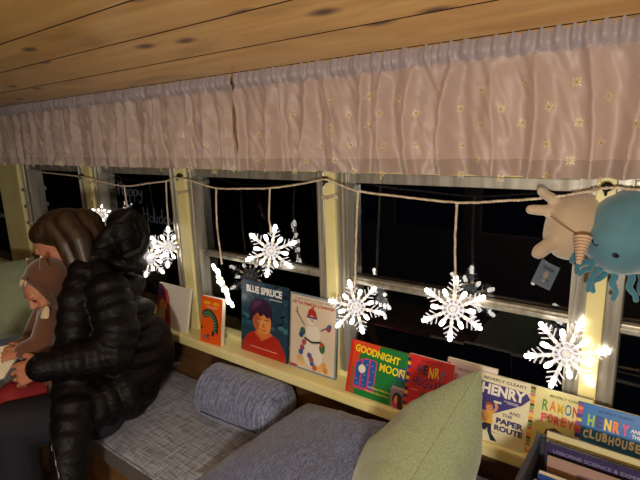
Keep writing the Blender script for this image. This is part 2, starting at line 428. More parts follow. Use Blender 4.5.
valance(-4.3, SEAM - .008, 'gathered pink-beige valance embroidered with pale stars, panel over the woman', 3)
valance(SEAM + .006, .62, 'gathered pink-beige valance with gold embroidered stars, panel right of the seam gap', 11)
bm = bmesh.new(); cap(bm, (-4.4, -.066, .176), (.8, -.066, .176), .006, .006, 10)
for xx in (-4.4, -2.9, .75): cap(bm, (xx, -.066, .176), (xx, .0115, .176), .004, .004, 8)
tag(obj('curtain_rod', bm, alu, None, True), 'thin metal curtain rod threaded through the gathered top of the valances', 'curtain rod')

# ------------------------------------------------------------------ light cord and snowflakes
cordm = varied(mat('frosted_cord', (214, 196, 170), .35), (190, 168, 140), (232, 220, 200), (60, 60, 60))
def rope(bm, pts, r=.0021, amp=.0018, pitch=.02, seed=0):
    pts = [Vector(p) for p in pts]; dense = []
    for i in range(len(pts) - 1):
        pm = pts[max(i - 1, 0)]; pn = pts[min(i + 2, len(pts) - 1)]; n = max(2, int((pts[i + 1] - pts[i]).length / .0035))
        for k in range(n):
            t = k / n
            dense.append(.5 * ((2 * pts[i]) + (-pm + pts[i + 1]) * t + (2 * pm - 5 * pts[i] + 4 * pts[i + 1] - pn) * t * t + (-pm + 3 * pts[i] - 3 * pts[i + 1] + pn) * t ** 3))
    dense.append(pts[-1]); L = 0; A = []; B = []
    for i, p in enumerate(dense):
        if i: L += (p - dense[i - 1]).length
        t = (dense[min(i + 1, len(dense) - 1)] - dense[max(i - 1, 0)]).normalized()
        u = t.cross(Vector((0, 1, .01))).normalized(); v = t.cross(u); a = L / pitch * 2 * PI
        w = Vector((noise.noise(Vector((L * 40, seed, 0))), 0, noise.noise(Vector((L * 40, seed, 5))))) * .0016
        o = (u * math.cos(a) + v * math.sin(a)) * amp
        A.append(p + o + w); B.append(p - o + w)
    tube(bm, A, r, 5); tube(bm, B, r, 5)
bm = bmesh.new()
main = [(40, 172, -.02), (84, 177, -.035), (98, 181, -.03), (125, 186, -.03), (150, 183, -.03), (166, 181, -.03), (176, 178, -.042), (192, 181, -.03), (216, 188, -.03), (245, 188.5, -.03), (270, 188, -.03), (300, 184, -.03), (324, 179.5, -.042), (336, 183, -.03), (358, 191, -.03), (405, 197, -.03), (457, 202.5, -.03), (500, 201, -.03), (545, 198, -.03), (585, 192, -.03), (607, 188, -.042), (640, 190, -.03), (690, 193, -.03)]
rope(bm, [PY(*p) for p in main], seed=1)
drops = [[(124, 185), (127, 205), (131, 228)], [(166, 181), (167, 205), (169, 230)], [(216, 188), (217, 225), (222, 264)], [(270, 188), (269, 215), (271, 234)], [(358, 191), (356, 240), (355, 292)], [(457, 203), (455, 245), (456, 290)], [(96, 181), (93, 192), (91, 200)]]
for i, d in enumerate(drops): rope(bm, [PY(x, y, -.03) for x, y in d], seed=i + 3)
bm2 = bmesh.new(); tube(bm2, [PY(x, y, -.03) for x, y in [(585, 192), (582, 250), (574, 310), (569, 332)]], .0006, 5)
tag(obj('hanging_thread', bm2, mat('clear_thread', (200, 200, 200), .3), None, True), 'thin clear thread holding the rightmost snowflake at the post', 'thread')
# coils round the posts where the cord is clipped
for px, py in ((92, 183), (184, 193), (331, 198)):
    c = PY(px, py, -.018)
    for s in (0, .006):
        rope(bm, [c + Vector((.03 * math.cos(a), -.007 - .004 * math.sin(a), s + .004 * math.sin(2 * a))) for a in np.linspace(0, PI, 9)], r=.0015, amp=.001, seed=s)
tag(obj('light_cord', bm, cordm, None, True), 'twisted pale cord of the string lights draped along the window tops with drops', 'light cord')

bulbm = mat('lit_led', (255, 255, 255), .3, emit=(255, 246, 232), es=8)
ledm = mat('warm_led', (255, 220, 150), .3, emit=(255, 214, 140), es=4)
def clear():
    m = bpy.data.materials.new('lit_clear_plastic'); m.use_nodes = True; q = N(m); b = q.b
    b.inputs['Base Color'].default_value = (.9, .9, .95, 1); b.inputs['Roughness'].default_value = .12; b.inputs['Transmission Weight'].default_value = .7
    b.inputs['Emission Color'].default_value = (1, .95, .92, 1); b.inputs['Emission Strength'].default_value = .16
    return m
clearm = clear()
def flake(center, normal, spin, R, label, group='lit snowflakes on the string'):
    root = empty('snowflake_light', center, label, 'snowflake light', group)
    n = Vector(normal).normalized(); upv = Vector((0, 0, 1)); u = upv.cross(n).normalized(); v = n.cross(u)
    def L(x, y, z=0): return u * x + v * y + n * z
    bm = bmesh.new()
    for k in range(12):
        a = spin + k * PI / 6; main_ = k % 2 == 0; ra = R if main_ else R * .62
        ca, sa = math.cos(a), math.sin(a)
        cap(bm, L(ca * R * .16, sa * R * .16), L(ca * ra * .80, sa * ra * .80), R * .045, R * .055, 8)
        if main_:
            for f_, bl in ((.50, .26), (.66, .22), (.80, .15)):
                for s in (-1, 1):
                    b = a + s * .95
                    cap(bm, L(ca * R * f_, sa * R * f_), L(ca * R * f_ + math.cos(b) * R * bl, sa * R * f_ + math.sin(b) * R * bl), R * .016, R * .022, 6)
    # rim rings
    for rr in (.17, .30):
        pts = [L(math.cos(t) * R * rr, math.sin(t) * R * rr, R * .02) for t in np.linspace(0, 2 * PI, 19)]
        tube(bm, pts, R * .028, 6)
    obj('body', bm, clearm, root, True)
    bm = bmesh.new(); ell(bm, (0, 0, 0), R * .11, R * .11, R * .11, sub=2)
    obj('hub', bm, mat_hub, root, True)
    for k in range(12):
        a = spin + k * PI / 6; ra = R if k % 2 == 0 else R * .62
        bm = bmesh.new(); ca, sa = math.cos(a), math.sin(a)
        cap(bm, L(ca * ra * .80, sa * ra * .80), L(ca * ra * .95, sa * ra * .95), R * .07, R * .066, 8)
        obj('bulb', bm, bulbm, root, True)
    for k in range(6):
        a = spin + k * PI / 3 + .0; bm = bmesh.new()
        ell(bm, L(math.cos(a) * R * .42, math.sin(a) * R * .42, R * .05), R * .05, R * .05, R * .05, sub=1); obj('led', bm, ledm, root, True)
    return root
mat_hub = mat('snowflake_hub', (190, 190, 200), .3, emit=(255, 240, 220), es=.5)
def facing(px, py, yaw=0):
    r = -ray(px, py); r.z *= .3; return Matrix.Rotation(yaw, 3, 'Z') @ r.normalized()
def fl(px, py, R, spin, yaw, label, y=-.035): return flake(PY(px, py, y), facing(px, py, yaw), spin, R, label)
fl(101, 215, .050, .3, .3, 'smallest glowing snowflake, by the post just above the brown hair')
fl(150, 258, .092, .2, -.5, 'glowing snowflake partly hidden behind the back of the black hood')
fl(168, 247, .090, 1.45, .1, 'glowing snowflake hanging in the window with the handwritten greeting, nearest its right post')
fl(271, 251, .095, 1.35, 0, 'glowing snowflake hanging above the dark-haired boy book')
fl(356, 307, .090, .75, .15, 'glowing snowflake hanging right of the snowman book')
fl(453, 309, .092, 1.5, 0, 'glowing snowflake hanging above the red paperback')
fl(566, 354, .094, 1.25, .1, 'glowing snowflake at the post, above the two rightmost paperbacks')
r = facing(223, 287); side = Vector((0, 0, 1)).cross(r).normalized()
nn = (side + Vector((0, 0, .36))).normalized()
flake(PY(223, 286, -.035), nn, .52, .098, 'glowing snowflake turned edge-on above the orange book')
# ------------------------------------------------------------------ art on covers
FT = {}
def text_polys(s, bold=.0):
    k = (s, bold)
    if k in FT: return FT[k]
    cu = bpy.data.curves.new('t', 'FONT'); cu.body = s; cu.size = 1; cu.offset = bold; cu.resolution_u = 3
    o = bpy.data.objects.new('t', cu); C.objects.link(o)
    me = bpy.data.meshes.new_from_object(o.evaluated_get(bpy.context.evaluated_depsgraph_get()))
    vs = [(v.co.x, v.co.y) for v in me.vertices]; fs = [tuple(p.vertices) for p in me.polygons]
    bpy.data.objects.remove(o); bpy.data.curves.remove(cu); bpy.data.meshes.remove(me)
    xs = [v[0] for v in vs]; ys = [v[1] for v in vs]; x0, x1, y0, y1 = min(xs), max(xs), min(ys), max(ys)
    FT[k] = ([((x - x0) / (x1 - x0), (y - y0) / (y1 - y0)) for x, y in vs], fs); return FT[k]
class Art:
    """flat printed shapes on a face; u right, v up, in fractions of the face"""
    def __init__(s, w, h): s.w, s.h = w, h; s.items = []; s.k = 0
    def poly(s, pts, c):
        s.k += 1; s.items.append(([tuple(p) for p in pts], None, c, s.k)); return s
    def rect(s, a, b, c_, d, c): return s.poly([(a, c_), (b, c_), (b, d), (a, d)], c)
    def ell(s, x, y, rx, ry, c, n=20, a0=0, a1=2 * PI, rot=0):
        pts = []
        for i in range(n):
            t = a0 + (a1 - a0) * i / (n - (0 if a1 - a0 > 6.2 else 1)); X, Y = math.cos(t) * rx * s.w, math.sin(t) * ry * s.h
            pts.append((x + (X * math.cos(rot) - Y * math.sin(rot)) / s.w, y + (X * math.sin(rot) + Y * math.cos(rot)) / s.h))
        return s.poly(pts, c)
    def line(s, pts, wd, c):
        for i in range(len(pts) - 1):
            (a, b), (d, e) = pts[i], pts[i + 1]; dx, dy = (d - a) * s.w, (e - b) * s.h; L = math.hypot(dx, dy) or 1
            nx, ny = -dy / L * wd / 2, dx / L * wd / 2
            s.poly([(a + nx / s.w, b + ny / s.h), (a - nx / s.w, b - ny / s.h), (d - nx / s.w, e - ny / s.h), (d + nx / s.w, e + ny / s.h)], c)
            s.k -= 1
        s.k += 1; return s
    def text(s, t, x, y, w, h, c, rot=0, bold=.02, shear=0):
        """box lower-left x,y width w height h (fractions)"""
        vs, fs = text_polys(t, bold); s.k += 1; W, H = w * s.w, h * s.h; out = []
        for a, b in vs:
            X, Y = a * W + shear * b * H, b * H
            out.append((x + (X * math.cos(rot) - Y * math.sin(rot)) / s.w, y + (X * math.sin(rot) + Y * math.cos(rot)) / s.h))
        s.items.append((out, fs, c, s.k)); return s
    def letters(s, t, x, y, w, h, cols, rot=0, bold=.03, jig=0):
        n = len(t); W = w / n
        for i, ch in enumerate(t):
            if ch == ' ': continue
            xx = x + i * W * math.cos(rot); yy = y + i * W * s.w / s.h * math.sin(rot) + (jig * (1 if i % 2 else -1))
            ww = W * (.82 if ch not in 'I1' else .3); s.text(ch, xx + (W * .26 if ch in 'I1' else 0), yy, ww, h, cols[i % len(cols)], rot, bold); s.k -= 1
        s.k += 1; return s
    def build(s, name, f, parent, base_bm=None, base_mats=None, step=.00012):
        """f(u_m, v_m, off) -> 3D point"""
        bm = base_bm or bmesh.new(); mats = list(base_mats or [])
        for pts, fs, c, k in s.items:
            m = col(c)
            if m not in mats: mats.append(m)
            mi = mats.index(m)
            vs = [bm.verts.new(f(min(1, max(0, a)) * s.w, min(1, max(0, b)) * s.h, .0003 + k * step)) for a, b in pts]
            if fs is None:
                try:
                    fa = bm.faces.new(vs); fa.material_index = mi
                    if len(vs) > 4: bmesh.ops.triangulate(bm, faces=[fa])
                except ValueError: pass
            else:
                for q in fs:
                    try: bm.faces.new([vs[i] for i in q]).material_index = mi
                    except ValueError: pass
        return obj(name, bm, mats, parent, False, recalc=False)
paper = varied(mat('page_edges', (226, 218, 196), .8), (212, 204, 180), (236, 230, 212), (1, 900, 1), lo=.4, hi=.6)
def book(w, h, t, art, loc, lean, label, yaw=0, roll=0, board=(230, 226, 214), group=None, spine=True, name='book', soft=True):
    """stands on its lower edge, front cover facing -y; origin at the lower front left corner"""
    root = empty(name, loc, label, 'book', group); root.rotation_euler = (-math.atan(lean), roll, yaw)
    c = .0012 if soft else .0025
    bm = bmesh.new(); e = 0 if soft else .002
    box(bm, 0, w, 0, c, 0, h); nf0 = len(bm.faces); box(bm, 0, w, t - c, t, 0, h, 1); box(bm, -.0002, c, c * .9, t - c * .9, 0, h)
    bmesh.ops.recalc_face_normals(bm, faces=bm.faces)
    art.build('cover', lambda u, v, o: Vector((u, -o, v)), root, bm, [col(board), col((44, 42, 44))])
    bm = bmesh.new(); box(bm, c, w - e - .001, c, t - c, e + .0005, h - e - .0005); obj('pages', bm, paper, root)
    return root
Zs = -.8195
def stripes(a, x0, x1, cols, n):
    for i in range(n): a.rect(x0, x1, i / n, (i + .82) / n, cols[i % len(cols)])
B = 'books propped along the window sill'
# 1 white book, red figure
a = Art(.21, .19); a.rect(0, 1, 0, 1, (222, 216, 206))
a.poly([(0, .02), (0, .98), (.12, .97), (.3, .82), (.44, .5), (.52, .0)], (150, 44, 34)).poly([(0, .55), (0, .98), (.10, .97), (.24, .8), (.3, .6), (.12, .72)], (96, 40, 96))
a.poly([(.02, .1), (.1, .6), (.22, .62), (.3, .3), (.3, 0), (.02, 0)], (186, 160, 120)).ell(.16, .48, .09, .12, (206, 140, 70)).poly([(.28, .9), (.4, .66), (.46, .2), (.5, 0), (.46, 0), (.38, .5), (.24, .8)], (200, 80, 56))
a.ell(.3, .5, .04, .1, (226, 150, 110)).line([(.26, .7), (.36, .4), (.4, .1)], .004, (90, 20, 24))
book(.215, .19, .014, a, (-1.85, -.072, Zs), .045 / .19, 'white picture book with a red figure on its left half, nearest the coat', group=B, board=(226, 222, 214), yaw=.02)
# 2 orange
a = Art(.118, .19); a.rect(0, 1, 0, 1, (232, 92, 22)).letters('UDN ADA', .12, .84, .78, .07, [(240, 206, 40)], bold=.06)
a.rect(.25, .8, .79, .805, (250, 200, 150)).rect(.3, .76, .76, .77, (250, 200, 150))
arc = []
def arcp(r): return [(.38 + math.cos(t) * r * 1.15, .36 + math.sin(t) * r * .88) for t in np.linspace(2.35, -.35, 14)]
a.poly(arcp(.43) + arcp(.25)[::-1], (24, 40, 28))
for t in np.linspace(2.2, -.2, 13):
    for rr in (.29, .35, .395): a.ell(.38 + math.cos(t) * rr * 1.15, .36 + math.sin(t) * rr * .88, .032, .018, (112, 158, 118) if rr < .38 else (70, 110, 84), 8, rot=t)
a.ell(.10, .32, .05, .03, (24, 40, 28)).rect(.16, .5, .10, .115, (120, 50, 40)).ell(.3, .13, .14, .03, (150, 110, 130)).ell(.42, .17, .05, .03, (90, 60, 90)).ell(.66, .24, .05, .06, (20, 30, 24))
book(.118, .19, .022, a, (-1.525, -.083, Zs), .03 / .19, 'narrow orange paperback with a curved green creature and yellow title', group=B, board=(232, 92, 22), yaw=.05)
# 3 blue spruce
a = Art(.238, .283); a.rect(0, 1, 0, 1, (36, 64, 84))
rr_ = random.Random(4)
for _ in range(60): a.ell(rr_.random() * .96 + .02, rr_.random() * .6 + .38, rr_.uniform(.02, .08), rr_.uniform(.01, .035), rr_.choice([(20, 34, 50), (64, 120, 132), (36, 90, 106), (76, 92, 128), (16, 26, 40)]), 9, rot=rr_.uniform(-.6, .6)); a.k -= 1
a.k += 1
a.poly([(.02, 0), (.04, .14), (.16, .26), (.34, .33), (.48, .30), (.68, .33), (.82, .28), (.95, .12), (.98, 0)], (176, 40, 30)).poly([(.3, .3), (.46, .2), (.7, .32), (.62, .36), (.4, .37)], (206, 112, 56))
a.poly([(.36, .3), (.4, .42), (.62, .42), (.64, .32), (.5, .24)], (214, 124, 62))
a.ell(.46, .48, .2, .18, (222, 138, 70), 26).ell(.53, .42, .12, .10, (232, 154, 84)).ell(.34, .46, .06, .12, (178, 88, 44), rot=.1)
a.poly([(.2, .5), (.17, .62), (.22, .72), (.34, .78), (.5, .78), (.62, .73), (.68, .62), (.67, .5), (.62, .56), (.58, .53), (.5, .58), (.42, .53), (.36, .58), (.28, .52), (.25, .44)], (54, 28, 56))
a.poly([(.24, .6), (.3, .74), (.5, .76), (.4, .68)], (84, 46, 84))
for ex in (.41, .57): a.ell(ex, .47, .035, .012, (240, 226, 200), 10).ell(ex, .47, .017, .012, (40, 20, 24), 8).line([(ex - .05, .497), (ex, .508), (ex + .04, .497)], .003, (70, 30, 30))
a.poly([(.485, .45), (.515, .45), (.53, .40), (.47, .40)], (196, 100, 50)).poly([(.43, .372), (.5, .36), (.58, .376), (.51, .342)], (170, 64, 44))
a.rect(.22, .8, .095, .105, (240, 180, 150)).text('BLUE SPRUCE', .12, .845, .76, .1, (235, 235, 235), bold=.05, rot=-.0).rect(.62, .88, .80, .812, (200, 210, 214))
book(.238, .283, .008, a, (-1.322, -.044, Zs), .028 / .283, 'dark blue picture book with a dark-haired boy in a red shirt', group=B, board=(40, 60, 76), soft=False)
# 4 snowman
a = Art(.206, .275); a.rect(0, 1, 0, 1, (120, 140, 160)).rect(.03, .97, .025, .975, (216, 202, 180)).rect(.0, 1, .985, 1, (140, 156, 172))
a.text('THERE WAS A COLD LADY', .1, .925, .8, .022, (120, 130, 150)).text('All You Need for a Snowman', .06, .865, .88, .05, (176, 60, 44), bold=.03)
sn = (232, 226, 214)
a.ell(.52, .24, .22, .2, (206, 194, 170)).ell(.52, .25, .21, .19, sn).ell(.52, .5, .17, .13, (206, 194, 170)).ell(.52, .51, .16, .12, sn).ell(.48, .68, .10, .075, (206, 194, 170)).ell(.48, .685, .093, .068, sn)
a.poly([(.38, .72), (.42, .82), (.5, .85), (.57, .8), (.6, .72), (.48, .75)], (176, 52, 40)).ell(.5, .85, .03, .02, (210, 90, 60)).rect(.38, .6, .71, .735, (90, 70, 120))
a.line([(.34, .6), (.18, .74), (.16, .82)], .004, (110, 80, 60)).line([(.18, .74), (.12, .77)], .003, (110, 80, 60)).line([(.68, .58), (.82, .64)], .005, (60, 90, 130)).ell(.84, .63, .05, .04, (170, 54, 60)).ell(.86, .66, .04, .03, (70, 100, 140))
a.line([(.34, .44), (.5, .40), (.7, .43)], .007, (50, 60, 70)).ell(.3, .52, .06, .05, (60, 96, 84)).ell(.27, .47, .05, .04, (50, 70, 120)).ell(.72, .36, .06, .07, (56, 110, 66)).ell(.7, .4, .03, .03, (200, 70, 60))
for x, y, c in ((.3, .3, (150, 70, 110)), (.27, .24, (60, 90, 150)), (.5, .17, (170, 70, 70)), (.52, .12, (70, 110, 160)), (.46, .22, (90, 90, 160)), (.34, .38, (180, 80, 90)), (.24, .15, (220, 170, 90)), (.3, .1, (226, 190, 120)), (.76, .14, (226, 160, 70)), (.8, .08, (216, 140, 60)), (.68, .08, (230, 180, 90)), (.58, .08, (190, 90, 60))):
    a.ell(x, y, .05, .04, c, 10, rot=x * 9)
a.ell(.46, .70, .01, .008, (30, 30, 30), 8).ell(.52, .70, .01, .008, (30, 30, 30), 8).poly([(.48, .69), (.48, .675), (.6, .67)], (220, 110, 40)).rect(.03, .2, .025, .05, (180, 50, 40))
book(.206, .275, .007, a, (-1.075, -.044, Zs), .028 / .275, 'pale picture book with a decorated snowman and little animals', group=B, board=(126, 144, 162), soft=False)
# 5 goodnight moon
a = Art(.206, .17); a.rect(0, 1, 0, 1, (24, 122, 54)).poly([(0, 0), (0, 1), (.52, 1), (.5, .85), (.12, .0)], (214, 70, 34)).poly([(0, 0), (0, 1), (.05, 1), (.05, 0)], (200, 40, 36)).poly([(.12, 0), (.1, .45), (.2, .8), (.5, .86), (.52, .1), (.5, 0)], (24, 122, 54))
a.poly([(.06, .0), (.06, .5), (.14, .5), (.16, .0)], (150, 90, 40))
a.poly([(.12, .12), (.12, .62), (.3, .72), (.5, .70), (.5, .12)], (208, 60, 120)).poly([(.14, .17), (.14, .6), (.23, .66), (.23, .17)], (30, 92, 176)).poly([(.26, .17), (.26, .68), (.36, .7), (.36, .17)], (30, 92, 176)).poly([(.39, .17), (.39, .7), (.48, .69), (.48, .17)], (30, 92, 176))
a.ell(.25, .50, .065, .08, (236, 234, 214))
for x, y in ((.17, .3), (.2, .22), (.29, .3), (.33, .6), (.31, .4), (.42, .3), (.45, .5), (.43, .6), (.3, .22)): a.ell(x, y, .008, .01, (236, 230, 170), 5)
a.text('GOODNIGHT', .09, .80, .78, .14, (246, 222, 40), bold=.035, rot=-.06)
a.rect(.86, .99, .5, .72, (40, 90, 170)).line([(.88, .68), (.97, .68)], .004, (240, 220, 60)).text('MOON', .55, .56, .42, .15, (246, 222, 40), bold=.025, rot=-.04)
a.text('by Margaret Wise Brown', .4, .19, .4, .045, (240, 226, 90), bold=.01).text('Pictures by Clement Hurd', .36, .11, .4, .045, (240, 226, 90), bold=.01)
a.poly([(.8, 0), (.78, .34), (.99, .4), (1, 0)], (150, 130, 150)).rect(.8, 1, .34, .38, (184, 168, 172)).ell(.90, .14, .075, .14, (30, 24, 40)).ell(.90, .1, .06, .1, (220, 60, 110)).ell(.9, .16, .04, .07, (240, 170, 60)).poly([(.92, .0), (.9, .25), (.98, .25), (1, 0)], (60, 30, 30))
a.ell(.84, .42, .02, .04, (60, 110, 160)).ell(.93, .43, .02, .04, (60, 110, 160))
book(.206, .17, .007, a, (-.805, -.079, Zs), .05 / .17, 'green and orange picture book with yellow title and a blue window', group=B, board=(190, 44, 34), soft=False)
MULTI = [(206, 60, 50), (240, 190, 60), (60, 90, 170), (120, 170, 80), (220, 120, 160)]
# 6 henry huggins
a = Art(.142, .175); a.rect(0, 1, 0, 1, (202, 36, 34)); stripes(a, 0, .07, [(50, 60, 140), (226, 190, 60), (40, 40, 100), (210, 60, 50)], 16)
a.text('BEVERLY CLEARY', .3, .92, .5, .028, (120, 24, 30)).letters('HENRY', .24, .70, .62, .17, [(52, 54, 110), (34, 36, 50), (244, 216, 40), (236, 206, 40), (90, 110, 160)], bold=.03, jig=.01, rot=-.02)
a.letters('HUGGINS', .16, .50, .8, .16, [(44, 48, 104)], bold=.02, jig=.012).ell(.45, .3, .12, .10, (216, 150, 110)).ell(.45, .36, .12, .06, (120, 70, 40)).ell(.4, .3, .015, .012, (30, 20, 20), 6).ell(.5, .3, .015, .012, (30, 20, 20), 6).poly([(.25, 0), (.33, .2), (.6, .2), (.68, 0)], (226, 190, 80)).rect(.14, .3, .42, .43, (236, 190, 170)).ell(.74, .28, .1, .07, (200, 160, 110))
book(.142, .175, .014, a, (-.598, -.081, Zs), .045 / .17, 'red paperback with a striped spine edge beside the green picture book', group=B, board=(202, 36, 34))
# 7 ramona
a = Art(.14, .175); a.rect(0, 1, 0, 1, (214, 196, 214)); stripes(a, 0, .07, MULTI, 16)
a.text('BEVERLY CLEARY', .25, .90, .56, .034, (110, 100, 140)).letters('RAMONA', .18, .66, .78, .17, [(196, 60, 110), (226, 100, 60), (120, 150, 70), (200, 60, 60)], bold=.012).ell(.5, .35, .18, .14, (226, 180, 140)).ell(.5, .43, .2, .08, (120, 70, 40)).rect(.2, .8, .1, .16, (200, 90, 130))
book(.14, .185, .012, a, (-.482, -.058, Zs), .035 / .185, 'pale lilac paperback mostly hidden behind the green pillow', group=B, board=(224, 214, 206))
# 8 henry paper route
a = Art(.138, .178); a.rect(0, 1, 0, 1, (226, 222, 190)).poly([(0, .36), (0, .88), (.92, .86), (1, .78), (.86, .66), (.4, .44)], (62, 54, 130)).poly([(0, .36), (0, .88), (.05, .88), (.05, .39)], (52, 44, 116))
a.text('BEVERLY CLEARY', .12, .915, .8, .042, (60, 56, 90), bold=.02).text('HENRY', .10, .70, .82, .16, (236, 234, 224), bold=.045).rect(.54, .8, .655, .665, (200, 196, 220)).rect(.6, .84, .635, .645, (200, 196, 220))
a.text('AND', .66, .49, .2, .045, (60, 54, 110), bold=.02).text('THE', .54, .43, .18, .045, (60, 54, 110), bold=.02).text('PAPER', .44, .31, .5, .085, (52, 46, 110), bold=.05).text('ROUTE', .42, .2, .52, .085, (52, 46, 110), bold=.05)
skin_ = (214, 150, 110)
a.ell(.3, .16, .24, .012, (190, 184, 150)).poly([(.24, .28), (.2, .2), (.04, .16), (.05, .13), (.26, .16), (.33, .26)], (34, 36, 60)).poly([(.27, .28), (.36, .28), (.38, .14), (.44, .05), (.5, .035), (.38, .03), (.31, .14)], (34, 36, 60)).poly([(.2, .27), (.22, .46), (.36, .46), (.38, .27)], (222, 168, 60)).ell(.2, .36, .11, .09, (196, 146, 80)).line([(.12, .42), (.26, .3)], .003, (140, 90, 50))
a.line([(.35, .44), (.43, .52), (.40, .6)], .008, skin_).ell(.40, .61, .03, .02, skin_, 8).rect(.36, .5, .6, .63, (226, 222, 210)).ell(.29, .51, .065, .055, skin_).poly([(.2, .52), (.22, .58), (.32, .59), (.37, .54), (.28, .55)], (150, 74, 36)).ell(.31, .51, .008, .008, (30, 20, 20), 6)
book(.138, .178, .014, a, (-.388, -.083, Zs), .045 / .17, 'cream and navy paperback showing a running boy, right of the green pillow', group=B, board=(226, 222, 190), roll=0)
# 9 ramona forever
a = Art(.14, .175); a.rect(0, 1, 0, 1, (224, 220, 158)); stripes(a, 0, .085, [(240, 150, 50), (236, 206, 90), (220, 120, 160), (130, 170, 80), (90, 80, 60)], 20)
a.text('BEVERLY CLEARY', .33, .91, .55, .034, (80, 90, 60), bold=.01).letters('RAMONA', .22, .70, .74, .16, [(90, 150, 60), (230, 120, 40), (226, 190, 50), (60, 130, 170), (200, 60, 60)], bold=.015, jig=.006).letters('FOREVER', .22, .53, .76, .13, [(226, 90, 110), (230, 110, 90)], bold=.04, jig=.006)
a.ell(.46, .34, .13, .1, skin_).poly([(.3, .34), (.32, .43), (.46, .48), (.6, .43), (.62, .33), (.54, .4), (.38, .4)], (90, 54, 34)).ell(.42, .34, .012, .01, (30, 20, 20), 6).ell(.5, .34, .012, .01, (30, 20, 20), 6).poly([(.28, .05), (.36, .25), (.58, .25), (.64, .05)], (190, 70, 60)).line([(.2, .4), (.16, .2)], .003, (190, 190, 120))
book(.14, .175, .012, a, (-.252, -.072, Zs), .035 / .175, 'pale yellow paperback with multicoloured title and left edge, beside the blue one', group=B, board=(226, 222, 170))
# 10 henry clubhouse
a = Art(.145, .172); a.rect(0, 1, 0, 1, (36, 112, 186)); stripes(a, 0, .075, [(200, 60, 130), (236, 120, 60), (120, 60, 140), (230, 190, 70), (60, 60, 150)], 18)
a.text('BEVERLY CLEARY', .3, .92, .5, .028, (24, 70, 140)).letters('HENRY', .16, .70, .6, .16, [(150, 200, 90), (60, 60, 130), (242, 206, 60), (240, 130, 60), (216, 70, 140)], bold=.05).text('AND', .76, .77, .16, .05, (226, 230, 230), bold=.03).text('THE', .78, .70, .13, .05, (226, 230, 230), bold=.03)
a.letters('CLUBHOUSE', .12, .53, .82, .12, [(232, 234, 226)], bold=.05, jig=.008).ell(.7, .36, .1, .09, skin_).poly([(.58, .38), (.6, .45), (.7, .48), (.82, .43), (.8, .38), (.7, .42)], (150, 70, 40)).poly([(.1, 0), (.1, .3), (.4, .38), (.55, .25), (.55, 0)], (170, 120, 70)).line([(.1, .15), (.55, .15)], .003, (90, 60, 40))
book(.145, .172, .014, a, (-.142, -.086, Zs), .045 / .17, 'bright blue paperback at the right end of the window sill', group=B, board=(36, 112, 186))
# ------------------------------------------------------------------ bench
BZ = -1.062
bm = bmesh.new(); box(bm, X0 + .01, X1 - .01, -.475, -.002, -1.499, -1.175); box(bm, X0 + .01, X1 - .01, -.49, -.002, -1.175, -1.15, bev=.004)
tag(obj('storage_bench', bm, varied(mat('bench_wood', (150, 110, 70), .5), (120, 86, 52), (160, 120, 78), (2, 16, 16))), 'brown wooden bench box running under the windows', 'bench')
def cushion_slab(x0, x1, y0, y1, z0, z1, label):
    root = empty('bench_cushion', (x0, y0, z0), label, 'bench cushion'); nx, ny = 90, 40; vs = []; fs = []
    for i in range(nx + 1):
        for j in range(ny + 1):
            x = x0 + (x1 - x0) * i / nx; y = y0 + (y1 - y0) * j / ny
            e = min(1, min(j, ny - j) / 5, min(i, nx - i) / 4); e = math.sin(e * PI / 2)
            z = z1 - .012 * (1 - e) + .004 * noise.noise(Vector((x * 6, y * 7, 1))) + .0015 * noise.noise(Vector((x * 30, y * 20, 1)))
            z -= .004 * math.exp(-((x + 1.5 + .35 * (y + .3)) / .008) ** 2)
            vs.append(Vector((x, y, z)))
    for i in range(nx):
        for j in range(ny): a = i * (ny + 1) + j; fs.append((a, a + ny + 1, a + ny + 2, a + 1))
    o = meshobj('top_cover', vs, fs, denim, root)
    edge = [i * (ny + 1) for i in range(nx + 1)] + [nx * (ny + 1) + j for j in range(1, ny + 1)] + [i * (ny + 1) + ny for i in range(nx - 1, -1, -1)] + [j for j in range(ny - 1, 0, -1)]
    top = [vs[k] for k in edge]; n = len(top); v2 = list(top) + [Vector((p.x, p.y, z0)) for p in top]
    f2 = [(k, (k + 1) % n, n + (k + 1) % n, n + k) for k in range(n)] + [tuple(range(2 * n - 1, n - 1, -1))]
    b = meshobj('boxing', v2, f2, brownside, root, False); b['label'] = 'dark brown side band'
    bm = bmesh.new(); tube(bm, [p + Vector((0, -.002, 0)) for p in top[:nx + 1]], .004, 6); obj('piping', bm, denim, root, True)
    rebase(root); return root
cushion_slab(-3.9, 1.2, -.512, -.012, -1.149, BZ, 'long blue-grey woven bench cushion with dark brown side')

